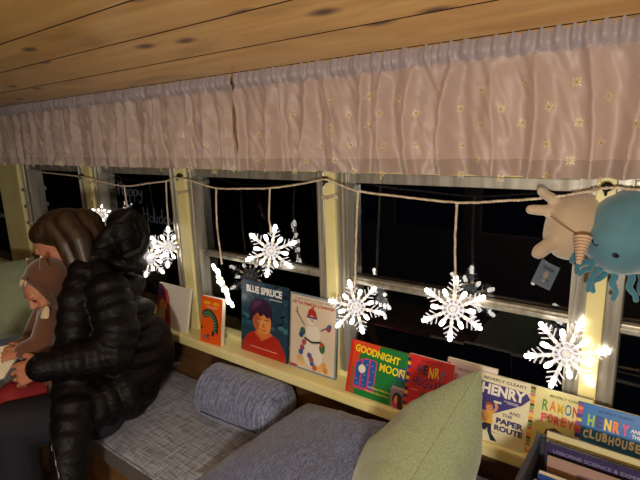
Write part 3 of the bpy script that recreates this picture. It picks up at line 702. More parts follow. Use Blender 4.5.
EXPO = .5
def pillow(name, A, B_, C_, D_, th, m, label, n=44, seed=0, pinch=.10, group=None, cat='pillow', sag=.0):
    """stuffed square pillow between four corners (A-B-C-D round)"""
    A, B_, C_, D_ = map(Vector, (A, B_, C_, D_)); nrm = (B_ - A).cross(D_ - A).normalized(); vs = []; fs = []
    for side in (1, -1):
        for i in range(n + 1):
            for j in range(n + 1):
                u, v = i / n, j / n; a, b = 2 * u - 1, 2 * v - 1
                pa = 1 - pinch * (1 - b * b); 
                a2 = a * (1 - pinch * (1 - abs(a) ** 2) * 0 - pinch * .5 * (1 - b * b) * 0); 
                # sides bow in between the pointed corners
                ua = .5 + .5 * a * (1 - pinch * (1 - b * b)); vb = .5 + .5 * b * (1 - pinch * (1 - a * a))
                p = A * (1 - ua) * (1 - vb) + B_ * ua * (1 - vb) + C_ * ua * vb + D_ * (1 - ua) * vb
                hgt = th / 2 * ((max(0, 1 - a * a)) * (max(0, 1 - b * b))) ** EXPO
                wr = noise.noise(p * 9 + Vector((seed, 0, 0))) * .012 + noise.noise(p * 24 + Vector((seed, 3, 0))) * .004 + noise.noise(Vector((a * 1.5 + seed, b * 16, a * 5))) * .006 * abs(a) ** 2 + noise.noise(Vector((b * 1.5 + seed, a * 16, b * 5))) * .006 * abs(b) ** 2
                p = p + nrm * side * (hgt + wr * min(1, hgt / th * 4)) + Vector((0, 0, -sag * (1 - a * a) * (1 - b * b)))
                vs.append(p)
    K = (n + 1) ** 2
    for s in (0, 1):
        for i in range(n):
            for j in range(n):
                q = s * K + i * (n + 1) + j; f = (q, q + n + 1, q + n + 2, q + 1); fs.append(f if s == 0 else f[::-1])
    ring = [i * (n + 1) for i in range(n + 1)] + [n * (n + 1) + j for j in range(1, n + 1)] + [i * (n + 1) + n for i in range(n - 1, -1, -1)] + [j for j in range(n - 1, -1, -1)]
    bmx = None
    root = empty(name, (A + B_ + C_ + D_) / 4, label, cat, group)
    o = meshobj('cover', vs, fs, m, root)
    bm = bmesh.new(); bm.from_mesh(o.data); bmesh.ops.remove_doubles(bm, verts=bm.verts, dist=.0004); bmesh.ops.recalc_face_normals(bm, faces=bm.faces); bm.to_mesh(o.data); bm.free()
    bm = bmesh.new(); tube(bm, [vs[k] for k in ring], .0022, 6); obj('seam', bm, m, root, True)
    rebase(root); return root

# bolster
def bolster(a, b, r, label):
    a, b = Vector(a), Vector(b); ax = (b - a).normalized(); L = (b - a).length; u = Vector((0, 0, 1)); u = (u - ax * u.dot(ax)).normalized(); v = ax.cross(u)
    prof = []
    for k in range(0, 9): t = k / 8 * PI / 2; prof.append((.032 * (1 - math.cos(t)) - .0, r * math.sin(t) ** .55))
    body = [(L * t, r * (1 + .035 * math.sin(PI * t))) for t in np.linspace(.10, .90, 26)]
    P_ = prof + body + [(L - x, q) for x, q in prof[::-1]]
    vs = []; fs = []; n = 48
    for x, q in P_:
        for k in range(n):
            t = k / n * 2 * PI; d = u * math.cos(t) + v * math.sin(t)
            p = a + ax * x + d * q
            wob = 1 + .03 * noise.noise(p * 12) + .02 * noise.noise(Vector((x * 8, t * 5, 2)))
            p = a + ax * x + d * q * wob
            if p.z < BZ + .004: p.z = BZ + .004 + .1 * (p.z - BZ)
            vs.append(p)
    for i in range(len(P_) - 1):
        for k in range(n): fs.append((i * n + k, i * n + (k + 1) % n, (i + 1) * n + (k + 1) % n, (i + 1) * n + k))
    root = empty('bolster_pillow', (a + b) / 2 + Vector((0, 0, -r)), label, 'pillow')
    meshobj('cover', vs, fs, denim2, root)
    bm = bmesh.new()
    for x in (.028, L - .028):
        bm = bmesh.new(); tube(bm, [a + ax * x + (u * math.cos(t) + v * math.sin(t)) * r * 1.0 for t in np.linspace(0, 2 * PI, 40)], .003, 6); obj('piping', bm, denim2, root, True)
    bm = bmesh.new(); t0 = 1.9
    tube(bm, [a + ax * x + (u * math.cos(t0) + v * math.sin(t0)) * r * 1.03 for x in np.linspace(.05, L - .05, 20)], .003, 6)
    s = obj('zip_seam', bm, mat('navy_seam', (38, 44, 86), .7), root, True); s['label'] = 'navy zip seam'
    rebase(root); return root
bolster((-1.40, -.155, BZ + .101), (-1.035, -.125, BZ + .101), .103, 'cylindrical slate-blue bolster lying on the bench below the boy book')

# big slate pillow leaning on the wall, then the green one
pillow('throw_pillow', (-1.09, -.50, -1.02), (-.50, -.50, -.97), (-.50, -.085, -.865), (-.96, -.085, -.915), .18, denim3, 'large slate-blue flecked pillow lying between the bolster and the green pillow', seed=2, pinch=.06)
def K(x, y, z): return Vector((0, CAMY, 0)) + CR * x + CU * y + CB * z
pillow('throw_pillow', K(.376, -.302, -1.12), K(.118, -.520, -.88), K(.070, -.822, -1.10), K(.284, -.620, -1.34), .26, sage, 'pale sage green pillow standing on end in front of the paperbacks', seed=5, pinch=.10)
pillow('throw_pillow', (-.43, -.40, -.985), (-.215, -.40, -.985), (-.215, -.115, -.905), (-.45, -.115, -.905), .08, denim3, 'slate-blue pillow between the green pillow and the dark book bin', seed=8, pinch=.05)
pillow('throw_pillow', P(-30, 262, 2.5), P(32, 258, 2.55), P(54, 330, 2.4), P(-20, 345, 2.4), .2, sage, 'sage green pillow at the far end of the bench behind the child', seed=9, pinch=.06)
pillow('throw_pillow', (-2.02, -.30, -1.035), (-1.80, -.26, -1.03), (-1.76, -.03, -1.01), (-2.0, -.03, -1.0), .07, denim2, 'small slate-blue pillow tucked between the black coat and the wall panel', seed=12)

# ------------------------------------------------------------------ book bin
binm = mat('charcoal_plastic', (50, 52, 62), .5)
bx0, bx1, by0, by1, bz0, bz1 = -.205, .24, -.50, -.150, BZ + .004, -.712
root = empty('book_bin', ((bx0 + bx1) / 2, (by0 + by1) / 2, bz0), 'dark grey bin packed with upright books at the lower right', 'bin')
bm = bmesh.new(); t = .006
box(bm, bx0, bx0 + t, by0, by1, bz0, bz1); box(bm, bx1 - t, bx1, by0, by1, bz0, bz1); box(bm, bx0 + t, bx1 - t, by0, by0 + t, bz0, bz1); box(bm, bx0 + t, bx1 - t, by1 - t, by1, bz0, bz1); box(bm, bx0 + t, bx1 - t, by0 + t, by1 - t, bz0, bz0 + t)
obj('shell', bm, binm, root)
bm = bmesh.new(); rl = [(bx0, by0), (bx1, by0), (bx1, by1), (bx0, by1), (bx0, by0)]
tube(bm, [Vector((x, y, bz1)) for x, y in rl], .007, 8); o = obj('rim', bm, binm, root, True)
rebase(root)
G = 'books standing in the dark bin'
def inbin(w, h, t, art, x, y, ztop, lean, label, **k): return book(w, h, t, art, (x - .018, y, ztop - h - .018), lean, label, group=G, **k)
a = Art(.24, .30); a.rect(0, 1, 0, 1, (196, 190, 150)).rect(.04, .96, .90, .92, (150, 146, 110))
inbin(.24, .30, .007, a, -.168, -.17, -.668, .03, 'olive-cream hardback rearmost in the dark bin', board=(186, 180, 138), soft=False)
a = Art(.24, .29); a.rect(0, 1, 0, 1, (48, 42, 84)).text('USBORNE SCIENCE & EXPERIMENTS', .06, .925, .88, .03, (120, 118, 158), bold=.02)
for k in range(7):
    x = .12 + k * .125; a.ell(x, .86, .04, .026, [(96, 92, 120), (110, 100, 90), (60, 96, 90)][k % 3], 12).ell(x, .865, .022, .016, [(60, 56, 90), (150, 150, 60), (120, 120, 150)][k % 3], 8)
a.ell(.66, .865, .05, .035, (150, 150, 60)).ell(.66, .865, .03, .02, (60, 110, 60)).rect(.04, .96, .8, .803, (120, 118, 158))
inbin(.24, .29, .010, a, -.163, -.196, -.678, .03, 'dark purple book of science experiments behind the blue ones in the bin', board=(44, 38, 70), soft=False)
a = Art(.2, .27); a.rect(0, 1, 0, 1, (150, 124, 116)).rect(.3, .8, .84, .93, (104, 84, 92)).ell(.85, .88, .08, .05, (90, 80, 70))
inbin(.22, .27, .006, a, -.155, -.216, -.697, .02, 'dusty mauve thin book between the purple and blue books', board=(160, 136, 124))
a = Art(.17, .25); a.rect(0, 1, 0, 1, (36, 66, 128)); inbin(.165, .25, .014, a, -.163, -.262, -.712, .01, 'blue paperback with white page edges, behind its twin in the bin', board=(40, 76, 146))
a = Art(.17, .25); a.rect(0, 1, 0, 1, (24, 44, 92)).text('HUNTER', .12, .86, .5, .06, (150, 140, 90), bold=.03).rect(.0, 1, .965, 1, (46, 92, 170)); inbin(.165, .25, .014, a, -.168, -.285, -.722, .01, 'blue paperback with pale lettering, foremost in the dark bin', board=(40, 86, 160))
for k, (c, lb) in enumerate((((60, 50, 60), 'dark plum book low in the bin near its front'), ((96, 80, 66), 'brown book low in the bin at its front wall'))):
    a = Art(.2, .25); a.rect(0, 1, 0, 1, c); inbin(.2, .25, .02, a, -.15, -.34 - k * .05, -.75, .01, lb, board=c)

# ------------------------------------------------------------------ plush toys
def plush_mat(name, c1, c2): 
    m = varied(mat(name, c1, .85, sheen=.6), c1, c2, (7, 7, 7), bump=.0); q = N(m)
    tc = q.n('ShaderNodeTexCoord'); nz = q.n('ShaderNodeTexNoise'); nz.inputs['Scale'].default_value = 420; q.l(tc.outputs['Object'], nz.inputs['Vector'])
    bp = q.n('ShaderNodeBump'); bp.inputs['Strength'].default_value = .3; bp.inputs['Distance'].default_value = .001; q.l(nz.outputs[0], bp.inputs['Height']); q.l(bp.outputs[0], q.b.inputs['Normal']); return m
beigep = plush_mat('beige_plush', (176, 158, 134), (200, 182, 158)); tealp = plush_mat('teal_plush', (66, 114, 134), (88, 138, 156)); teald = plush_mat('deep_teal_plush', (44, 108, 134), (64, 134, 156))
hornm = plush_mat('horn_cloth', (196, 170, 144), (214, 190, 164))
CAMROT = Matrix((CR, CU, CB)).transposed()
def C3(rz=0, tilt=0): return (CAMROT @ Matrix.Rotation(rz, 3, 'Z') @ Matrix.Rotation(tilt, 3, 'X'))
d = 1.12
root = empty('plush_narwhal', P(572, 232, d), 'beige plush narwhal with striped horn hanging head down by the post', 'stuffed toy')
bm = bmesh.new()
ell(bm, P(573, 227, d), .062, .080, .060, C3(-.35)); ell(bm, P(566, 235, d), .050, .050, .052, C3(0)); ell(bm, P(582, 213, d + .005), .046, .052, .05, C3(.0))
cap(bm, P(566, 208, d + .01), P(549, 196, d + .012), .016, .012); cap(bm, P(556, 211, d + .01), P(531, 209.5, d), .014, .0125); cap(bm, P(549, 197, d + .01), P(541, 191, d), .012, .011)
cap(bm, P(556, 240, d - .01), P(540, 251, d - .02), .018, .017); ell(bm, P(540, 252, d - .02), .022, .016, .012, C3(.4))
blob('body', bm, beigep, root, .0045, 8)
bm = bmesh.new(); tip = P(578.5, 264, d - .075); base_ = P(583, 236, d - .068)
pts = [base_.lerp(tip, t) for t in np.linspace(0, 1, 60)]
tube(bm, pts, [(.0180 * (1 - t) + .0045 * t) * (1 + .07 * abs(math.sin(t * PI * 9))) for t in np.linspace(0, 1, 60)], 14); obj('horn', bm, hornm, root, True)
bm = bmesh.new()
ax = (tip - base_).normalized()
for k in range(9):
    t = (k + .3) / 9.4; c = base_.lerp(tip, t); rr = (.0180 * (1 - t) + .0045 * t) * 1.03; u = ax.cross(CB).normalized(); v = ax.cross(u)
    tube(bm, [c + (u * math.cos(s) + v * math.sin(s)) * rr + ax * (.002 * math.sin(s)) for s in np.linspace(0, 2 * PI, 18)], .0011, 5)
obj('horn_stripe', bm, mat('brown_thread', (140, 104, 84), .8), root, True)
bm = bmesh.new(); tube(bm, [P(551, 216, d - .040), P(558, 222, d - .056), P(568, 229, d - .062), P(577, 234, d - .062)], .0012, 5); obj('seam', bm, mat('brown_seam', (120, 100, 84), .8), root, True)
rebase(root)
# tag
root = empty('toy_tag', P(546, 275, d), 'grey-blue card tag hanging below the narwhal flipper', 'tag')
ax_, ay_ = (CR * math.cos(-.45) + CU * math.sin(-.45)), (CR * -math.sin(-.45) + CU * math.cos(-.45)); nb = CB
ct = P(545.5, 275, d - .01); tw, th_ = .047, .058
def TF(u, v, o): return ct + ax_ * (u - tw / 2) + ay_ * (v - th_ / 2) + nb * (o + .0008)
bm = bmesh.new()
f8 = [bm.verts.new(ct + ax_ * (sx * tw / 2) + ay_ * (sy * th_ / 2) + nb * (sz * .0008)) for sz in (-1, 1) for sx, sy in ((-1, -1), (1, -1), (1, 1), (-1, 1))]
for q in ((3, 2, 1, 0), (4, 5, 6, 7), (0, 1, 5, 4), (1, 2, 6, 5), (2, 3, 7, 6), (3, 0, 4, 7)): bm.faces.new([f8[i] for i in q])
a = Art(tw, th_); a.rect(0, 1, 0, 1, (78, 92, 108)).rect(.04, .96, .04, .96, (104, 120, 136)).rect(.07, .93, .07, .93, (84, 98, 114)).text('VICRA', .2, .7, .6, .13, (26, 32, 44), bold=.04)
a.line([(.5, .65), (.38, .5), (.5, .35), (.62, .5), (.5, .65)], .0012, (190, 160, 120)).line([(.42, .3), (.5, .2), (.58, .3)], .0012, (190, 160, 120)).ell(.5, .5, .06, .05, (160, 140, 120)).rect(.62, .74, .28, .36, (40, 70, 120))
a.build('card', TF, root, bm, [col((96, 110, 126))])
bm = bmesh.new(); tube(bm, [TF(tw * .35, th_ * .97, .001), P(542, 258, d - .012), P(545, 250, d - .012)], .0007, 5); obj('loop', bm, mat('clear_loop', (150, 150, 150), .3), root, True)
bm = bmesh.new(); ell(bm, TF(tw * .12, -.002, .0), .005, .003, .001, C3(-.45)); obj('sticker', bm, col((220, 220, 225)), root)
rebase(root)
# octopus
d = 1.07
root = empty('plush_octopus', P(628, 232, d), 'teal plush octopus with stitched eyes and smile at the right edge', 'stuffed toy')
bm = bmesh.new()
ell(bm, P(632, 232, d), .092, .096, .08, C3(.35)); ell(bm, P(622, 243, d - .005), .078, .072, .072, C3(0)); ell(bm, P(640, 215, d), .075, .07, .07, C3(0))
blob('body', bm, tealp, root, .005, 8)
tent = [[(600, 252), (594, 260), (590, 268), (584, 270), (580, 274)], [(604, 258), (601, 268), (594, 274), (590, 282), (588, 290)], [(610, 263), (606, 272), (600, 278), (592, 282), (593, 291)][:5],
        [(612, 266), (615, 276), (612, 284), (616, 292), (613, 299)], [(628, 268), (632, 278), (629, 287), (635, 295), (636, 300)], [(638, 268), (642, 278), (640, 290), (646, 298)], [(650, 262), (656, 276), (652, 290), (658, 300)],
        [(592, 240), (584, 248), (576, 254), (572, 261)], [(634, 200), (626, 196), (618, 194), (612, 197)], [(644, 200), (636, 193), (628, 191)], [(600, 256), (592, 262), (586, 262), (578, 266), (577, 272)]]
for k, tt in enumerate(tent):
    off = .012 if k in (2, 5, 7) else (.03 if k in (8, 9) else -.004)
    pts = [P(x, y, d + off) for x, y in tt]; dn = []
    for i in range(len(pts) - 1):
        for j in range(6):
            t = j / 6; pm = pts[max(i - 1, 0)]; pn = pts[min(i + 2, len(pts) - 1)]
            dn.append(.5 * ((2 * pts[i]) + (-pm + pts[i + 1]) * t + (2 * pm - 5 * pts[i] + 4 * pts[i + 1] - pn) * t * t + (-pm + 3 * pts[i] - 3 * pts[i + 1] + pn) * t ** 3))
    dn.append(pts[-1]); n = len(dn); bm = bmesh.new()
    tube(bm, dn, [.0085 - .003 * i / n for i in range(n)], 10); ell(bm, dn[-1], .0062, .0062, .0062, sub=2)
    blob('tentacle', bm, teald, root, .0022, 3)
def on_sphere(px, py, rad_c, rx):
    # where the viewing ray meets the body, from outside
    best = None
    for s in np.linspace(d - .12, d + .05, 400):
        p = P(px, py, s)
        q = C3(0).transposed() @ (p - P(622, 243, d - .005))
        if (q.x / .078) ** 2 + (q.y / .072) ** 2 + (q.z / .072) ** 2 <= 1.0: return p
        q = C3(.35).transposed() @ (p - P(632, 232, d))
        if (q.x / .092) ** 2 + (q.y / .096) ** 2 + (q.z / .08) ** 2 <= 1.0: return p
    return P(px, py, d - .07)
bm = bmesh.new(); ell(bm, on_sphere(616, 255.5, 0, 0), .0085, .0055, .003, C3(-.1)); obj('eye', bm, mat('black_stitch', (10, 14, 20), .4), root, True)
bm = bmesh.new(); tube(bm, [on_sphere(x, y, 0, 0) + CB * .0008 for x, y in ((592.5, 239), (592.5, 243), (595, 245.5), (598, 245))], .0014, 5); obj('smile', bm, mat('black_stitch', (10, 14, 20), .5), root, True)
rebase(root)

# ------------------------------------------------------------------ people
from mathutils.bvhtree import BVHTree
def hit(o, px, py, off=.001):
    bv = BVHTree.FromPolygons([v.co.copy() for v in o.data.vertices], [tuple(p.vertices) for p in o.data.polygons])
    c = Vector((0, CAMY, 0)); r = ray(px, py).normalized(); h = bv.ray_cast(c, r)
    return (h[0] - r * off) if h[0] else P(px, py, 1.6)
def cv(x, y, z): return CR * x + CU * y + CB * z
def frame(f, u):
    f = f.normalized(); u = (u - f * u.dot(f)).normalized(); s = u.cross(f); return f, s, u
skinm = mat('skin', (186, 124, 96), .5); q = N(skinm); q.b.inputs['Subsurface Weight'].default_value = .08; q.b.inputs['Subsurface Radius'].default_value = (.01, .004, .002)
def puffy():
    m = varied(mat('black_quilted_nylon', (8, 8, 9), .55, spec=.22), (6, 6, 7), (10, 10, 11), (5, 5, 5)); q = N(m)
    tc = q.n('ShaderNodeTexCoord'); mp = q.n('ShaderNodeMapping'); mp.inputs['Scale'].default_value = (9, 9, 16); q.l(tc.outputs['Object'], mp.inputs[0])
    nz = q.n('ShaderNodeTexNoise'); nz.inputs['Scale'].default_value = 1.6; nz.inputs['Detail'].default_value = 4; nz.inputs['Distortion'].default_value = .7; q.l(mp.outputs[0], nz.inputs['Vector'])
    bp = q.n('ShaderNodeBump'); bp.inputs['Strength'].default_value = .55; bp.inputs['Distance'].default_value = .02; q.l(nz.outputs[0], bp.inputs['Height']); q.l(bp.outputs[0], q.b.inputs['Normal']); return m
coatm = puffy()
def hair_mat(name, a, b_):
    return varied(mat(name, a, .42), a, b_, (60, 60, 9), bump=.5, lo=.3, hi=.7)
hairm = hair_mat('brown_hair', (26, 17, 12), (70, 50, 34))
trouser = mat('dark_navy_cloth', (20, 20, 34), .85); brownk = plush_mat('brown_fleece', (78, 44, 26), (98, 58, 34)); creamk = plush_mat('cream_fleece', (190, 170, 140), (210, 192, 160))
redk = mat('red_cloth', (130, 22, 26), .8)

def puffs(bm, pts, rs, w=1.0, step=.05, side=None, gap=.972):
    """a stack of soft rings along a line: quilted channels. rs = half thickness, w = width factor across"""
    pts = [Vector(p) for p in pts]
    seg = [(pts[i + 1] - pts[i]).length for i in range(len(pts) - 1)]; L = sum(seg); n = max(2, round(L / step))
    for k in range(n + 1):
        s = L * k / n; i = 0
        while i < len(seg) - 1 and s > seg[i]: s -= seg[i]; i += 1
        t = s / seg[i]; p = pts[i].lerp(pts[i + 1], t); r = rs[i] * (1 - t) + rs[i + 1] * t
        ax = (pts[i + 1] - pts[i]).normalized(); sd = side or CB; sd = (sd - ax * sd.dot(ax)).normalized(); fr = ax.cross(sd)
        R = Matrix((fr, sd, ax)).transposed()
        ell(bm, p, r, r * w, step * .74, R); ell(bm, p, r * gap, r * w * gap, step * 1.1, R)

def hand(bm, wrist, x, z, flip, s=1.0, curl=(.5, .6, .5), spread=.05, thumb=(.5, .3)):
    """palm, four unequal fingers of three segments and a thumb off the side of the palm; x fingers, z back of hand"""
    x = x.normalized(); z = (z - x * z.dot(x)).normalized(); y = z.cross(x) * flip
    W = lambda a, b, c: wrist + (x * a + y * b + z * c) * s
    for a, b, r1, r2 in ((0, .012, .019, .015), (0, -.010, .018, .015), (0, 0, .02, .0145)):
        cap(bm, W(-.01, b * .8, 0), W(.075, b * 2.0, .002), r1 * s, r2 * s * .85, 12)
    cap(bm, W(.02, .02, -.002), W(.076, .031, .0), .013 * s, .0105 * s, 12); cap(bm, W(.02, -.02, -.002), W(.070, -.031, 0), .013 * s, .0105 * s, 12)
    fr = []
    for k, (b, L) in enumerate(((.0325, (.038, .024, .020)), (.0110, (.043, .027, .022)), (-.0105, (.040, .026, .021)), (-.0315, (.031, .019, .018)))):
        p = W(.078 - .004 * abs(k - 1), b, .001); a = 0; sp = (1.5 - k) * spread; r = (.0088, .0084, .0078, .0068)
        q_ = [p]
        for j in range(3):
            a += curl[j] * (1 + .08 * k); d_ = (x * math.cos(a) + y * sp) - z * math.sin(a); p = p + d_.normalized() * L[j] * s; q_.append(p)
        rk = .9 if k == 3 else 1
        for j in range(3): cap(bm, q_[j], q_[j + 1], r[j] * s * rk, r[j + 1] * s * rk, 12)
        cap(bm, W(.05, b * .9, .0), q_[0], .0095 * s, .0092 * s * rk, 10)
        fr.append(q_)
    t0 = W(.018, .022, -.006); a_, c_ = thumb
    t1 = t0 + (x * .028 + y * .030 - z * c_ * .02) * s; t2 = t1 + (x * .028 + y * a_ * .022 - z * c_ * .018) * s; t3 = t2 + (x * .024 + y * a_ * .008 - z * c_ * .016) * s
    cap(bm, t0, t1, .016 * s, .0115 * s, 12); cap(bm, t1, t2, .0112 * s, .0096 * s, 12); cap(bm, t2, t3, .0096 * s, .0078 * s, 12)
    return fr

def head_shape(bm, c, f, s_, u, k=1.0, child=False):
    H = lambda a, b, z: c + (f * a + s_ * b + u * z) * k
    R = Matrix((f, s_, u)).transposed()
    ell(bm, H(0, 0, 0), .098 * k, .076 * k, .09 * k, R)
    ell(bm, H(.042, 0, -.05), .050 * k, .060 * k, .062 * k, R); ell(bm, H(.052, 0, -.098), .034 * k, .032 * k, .024 * k, R)
    cap(bm, H(.02, .048, -.075), H(.06, .016, -.105), .020 * k, .018 * k); cap(bm, H(.02, -.048, -.075), H(.06, -.016, -.105), .020 * k, .018 * k)
    cap(bm, H(.088, -.03, .008), H(.088, .03, .008), .012 * k, .012 * k)             # brow
    cap(bm, H(.092, 0, -.004), H(.108, 0, -.040), .008 * k, .0105 * k)               # nose
    for b in (-1, 1):
        ell(bm, H(.098, b * .010, -.042), .008 * k, .007 * k, .006 * k, R); ell(bm, H(.068, b * .036, -.045), .024 * k, .022 * k, .022 * k, R)
        ell(bm, H(.080, b * .030, -.012), .011 * k, .015 * k, .010 * k, R)           # lids
        if not child: ell(bm, H(-.005, b * .076, -.03), .018 * k, .008 * k, .028 * k, R)           # ears
    cap(bm, H(.089, -.018, -.070), H(.089, .018, -.070), .0065 * k, .0065 * k); cap(bm, H(.087, -.015, -.080), H(.087, .015, -.080), .0070 * k, .0070 * k)
    return H, R

# ---- woman
wl = P(105, 410, 1.8); wl.z = BZ
woman = empty('person', wl, 'person in a long black hooded puffer coat bending over a child on the bench', 'person')
hc = P(61, 238, 1.83); f, s_, u = frame(cv(-.72, -.68, .16), cv(-.68, .72, .05))
if s_.dot(CB) < 0: pass
bm = bmesh.new(); H, R = head_shape(bm, hc, f, s_, u)
neck = P(92, 268, 1.86); chain(bm, [H(-.03, 0, -.05), neck, P(112, 330, 1.86), P(112, 398, 1.84)], [.050, .050, .10, .10])
for sh_, el, wr, hpos, s2 in ((P(106, 290, 1.74), P(112, 350, 1.68), P(42, 367, 1.565), 0, 1), (P(92, 288, 1.98), P(78, 338, 1.92), P(30, 350, 1.74), 1, 1)):
    chain(bm, [neck, sh_, el, wr], [.04, .042, .034, .025])
xf = cv(-.93, -.30, -.10)
fr = hand(bm, P(41, 367.5, 1.56), xf, cv(-.05, .25, .95), 1 if (cv(-.05, .25, .95).cross(xf)).dot(CU) > 0 else -1, .98, (.35, .55, .45), .04)
xf2 = cv(-.95, -.1, -.1); hand(bm, P(30, 350, 1.74), xf2, cv(0, .8, .5), 1 if (cv(0, .8, .5).cross(xf2)).dot(CB) > 0 else -1, .95, (.3, .5, .4))
for h1, kn, an, tp in ((P(104, 405, 1.76), P(12, 422, 1.60), None, 0), (P(104, 398, 1.96), P(0, 408, 1.74), None, 1)):
    an = kn + Vector((.03, -.02, 0)); an.z = -1.43; toe = an + cv(-.16, 0, .04); toe.z = -1.475
    chain(bm, [P(112, 398, 1.84), h1, kn, an, toe], [.10, .075, .052, .035, .03])
body = blob('body', bm, skinm, woman, .0034, 3, .4)
# eyes, brows, lips
ew = mat('eye_white', (226, 220, 212), .3); dk = mat('dark_iris', (40, 26, 18), .3); lipm = mat('lip', (168, 92, 84), .5)
for b in (-1, 1):
    bm = bmesh.new(); ell(bm, H(.0865, b * .030, -.0145), .0068, .0095, .0045, R, sub=2); e = obj('eye', bm, ew, woman, True)
    bm = bmesh.new(); ell(bm, H(.0915, b * .030, -.016), .0028, .0038, .0034, R, sub=2); obj('iris', bm, dk, e, True)
    bm = bmesh.new(); tube(bm, [H(.100, b * .014, .006), H(.100, b * .030, .012), H(.090, b * .046, .007)], .0024, 6); obj('eyebrow', bm, hairm, woman, True)
bm = bmesh.new(); cap(bm, H(.0945, -.015, -.075), H(.0945, .015, -.075), .0035, .0035, 8); obj('lips', bm, lipm, woman, True)
# hair: a bob falling forward and over the collar
bm = bmesh.new(); near = CB
ell(bm, P(64, 231, 1.83), .112, .088, .095, C3(.25)); ell(bm, P(78, 236, 1.83), .085, .09, .092, C3(.0))
ell(bm, P(49, 233, 1.82), .066, .052, .080, C3(.35))
for dz in (-.085, .085):
    D = 1.83 + dz
    chain(bm, [P(52, 226, D), P(66, 244, D), P(73, 262, D + .0), P(74, 276, D)], [.035, .036, .030, .012]); chain(bm, [P(66, 222, D), P(80, 240, D), P(86, 262, D)], [.04, .042, .03])
    chain(bm, [P(50, 224, D), P(40, 234, D), P(35, 241, D + (.02 if dz < 0 else -.02))], [.032, .024, .010]); chain(bm, [P(46, 228, D), P(54, 240, D), P(60, 247, D)], [.03, .022, .012])
chain(bm, [P(84, 226, 1.83), P(95, 245, 1.83), P(96, 262, 1.84)], [.07, .062, .05])
hair = blob('hair', bm, hairm, woman, .0045, 5)
# coat
bm = bmesh.new()
puffs(bm, [P(95, 276, 1.86), P(113, 300, 1.86), P(120, 342, 1.85), P(120, 380, 1.84), P(112, 402, 1.82)], [.105, .145, .168, .165, .13], 1.18, .055)
puffs(bm, [P(120, 392, 1.74), P(96, 404, 1.68), P(72, 414, 1.60)], [.105, .095, .08], 1.1, .052)
puffs(bm, [P(74, 410, 1.585), P(70, 450, 1.52), P(69, 500, 1.48), P(67, 590, 1.48)], [.07, .060, .055, .055], 1.1, .052)
puffs(bm, [P(108, 392, 1.95), P(60, 404, 1.80), P(30, 415, 1.74)], [.1, .085, .08], 1.0, .052)
puffs(bm, [P(108, 290, 1.715), P(118, 325, 1.675), P(112, 354, 1.66)], [.078, .080, .078], 1, .052)
puffs(bm, [P(112, 354, 1.66), P(80, 360, 1.61), P(44, 367, 1.565)], [.076, .066, .050], 1, .05)
puffs(bm, [P(92, 288, 1.98), P(80, 338, 1.92), P(36, 350, 1.76)], [.078, .07, .05], 1, .052)
puffs(bm, [P(82, 272, 1.74), P(76, 300, 1.70), P(74, 345, 1.67), P(74, 392, 1.63)], [.05, .062, .066, .075], 1, .052)
ell(bm, P(146, 352, 1.87), .085, .12, .16); ell(bm, P(135, 372, 1.84), .10, .10, .16)
ell(bm, P(98, 277, 1.76), .075, .05, .07); ell(bm, P(100, 272, 1.86), .08, .05, .12)
# collar and the hood hanging on the back
for t in np.linspace(0, 2 * PI, 15)[:-1]:
    c = P(92 + 17 * math.cos(t), 264 - 9 * math.cos(t) + 5 * math.sin(t), 1.85 + .080 * math.sin(t)); ell(bm, c, .042, .048, .042)
coat = blob('coat', bm, coatm, woman, .0055, 9)
bm = bmesh.new()
ell(bm, P(128, 232, 1.87), .075, .088, .11, C3(-.25)); ell(bm, P(124, 222, 1.87), .060, .052, .09, C3(.5)); ell(bm, P(112, 246, 1.87), .085, .050, .12, C3(.5)); ell(bm, P(134, 244, 1.87), .048, .060, .11, C3(0))
ell(bm, P(100, 256, 1.87), .07, .042, .11, C3(.4)); ell(bm, P(128, 262, 1.87), .07, .034, .12, C3(-.3))
chain(bm, [P(140, 222, 1.80), P(146, 236, 1.79), P(141, 250, 1.79), P(126, 256, 1.77)], [.016, .018, .018, .016])
chain(bm, [P(84, 258, 1.78), P(100, 243, 1.78), P(116, 224, 1.79), P(130, 212, 1.80)], [.02, .024, .024, .02])
hood = blob('hood', bm, coatm, woman, .0055, 6)
bm = bmesh.new(); cp = P(36.5, 366.5, 1.555); ax = (P(80, 360, 1.61) - cp).normalized()
puffs(bm, [cp, cp + ax * .03], [.040, .043], 1, .02, gap=.95); blob('cuff', bm, mat('black_knit', (10, 10, 11), .9), woman, .004, 3)
# trousers and shoes
bm = bmesh.new()
for h1, kn in ((P(100, 412, 1.74), P(12, 424, 1.60)), (P(98, 400, 1.95), P(0, 410, 1.74))):
    an = kn + Vector((.03, -.02, 0)); an.z = -1.40; chain(bm, [h1, kn, an], [.095, .078, .058])
blob('trousers', bm, trouser, woman, .007, 5)
for kn in (P(12, 424, 1.60), P(0, 410, 1.74)):
    an = kn + Vector((.03, -.02, 0)); an.z = -1.43; toe = an + cv(-.16, 0, .04); toe.z = -1.462; heel = an.copy(); heel.z = -1.462
    bm = bmesh.new(); chain(bm, [an, heel], [.05, .037]); chain(bm, [heel, toe], [.037, .036]); blob('shoe', bm, black, woman, .006, 4)
bm = bmesh.new(); q_ = fr[2]; m_ = q_[0].lerp(q_[1], .55); ax = (q_[1] - q_[0]).normalized(); uu = ax.cross(CB).normalized(); vv = ax.cross(uu)
tube(bm, [m_ + (uu * math.cos(t) + vv * math.sin(t)) * .0092 for t in np.linspace(0, 2 * PI, 20)], .0012, 6); obj('ring', bm, mat('gold_ring', (230, 190, 110), .25, 1), woman, True)
zp = [(46, 386), (47, 400), (47.5, 415), (48.5, 430), (51, 445), (54, 460), (57, 475), (59, 486)]
zz = [hit(coat, x + 1.5, y, .002) for x, y in zp]
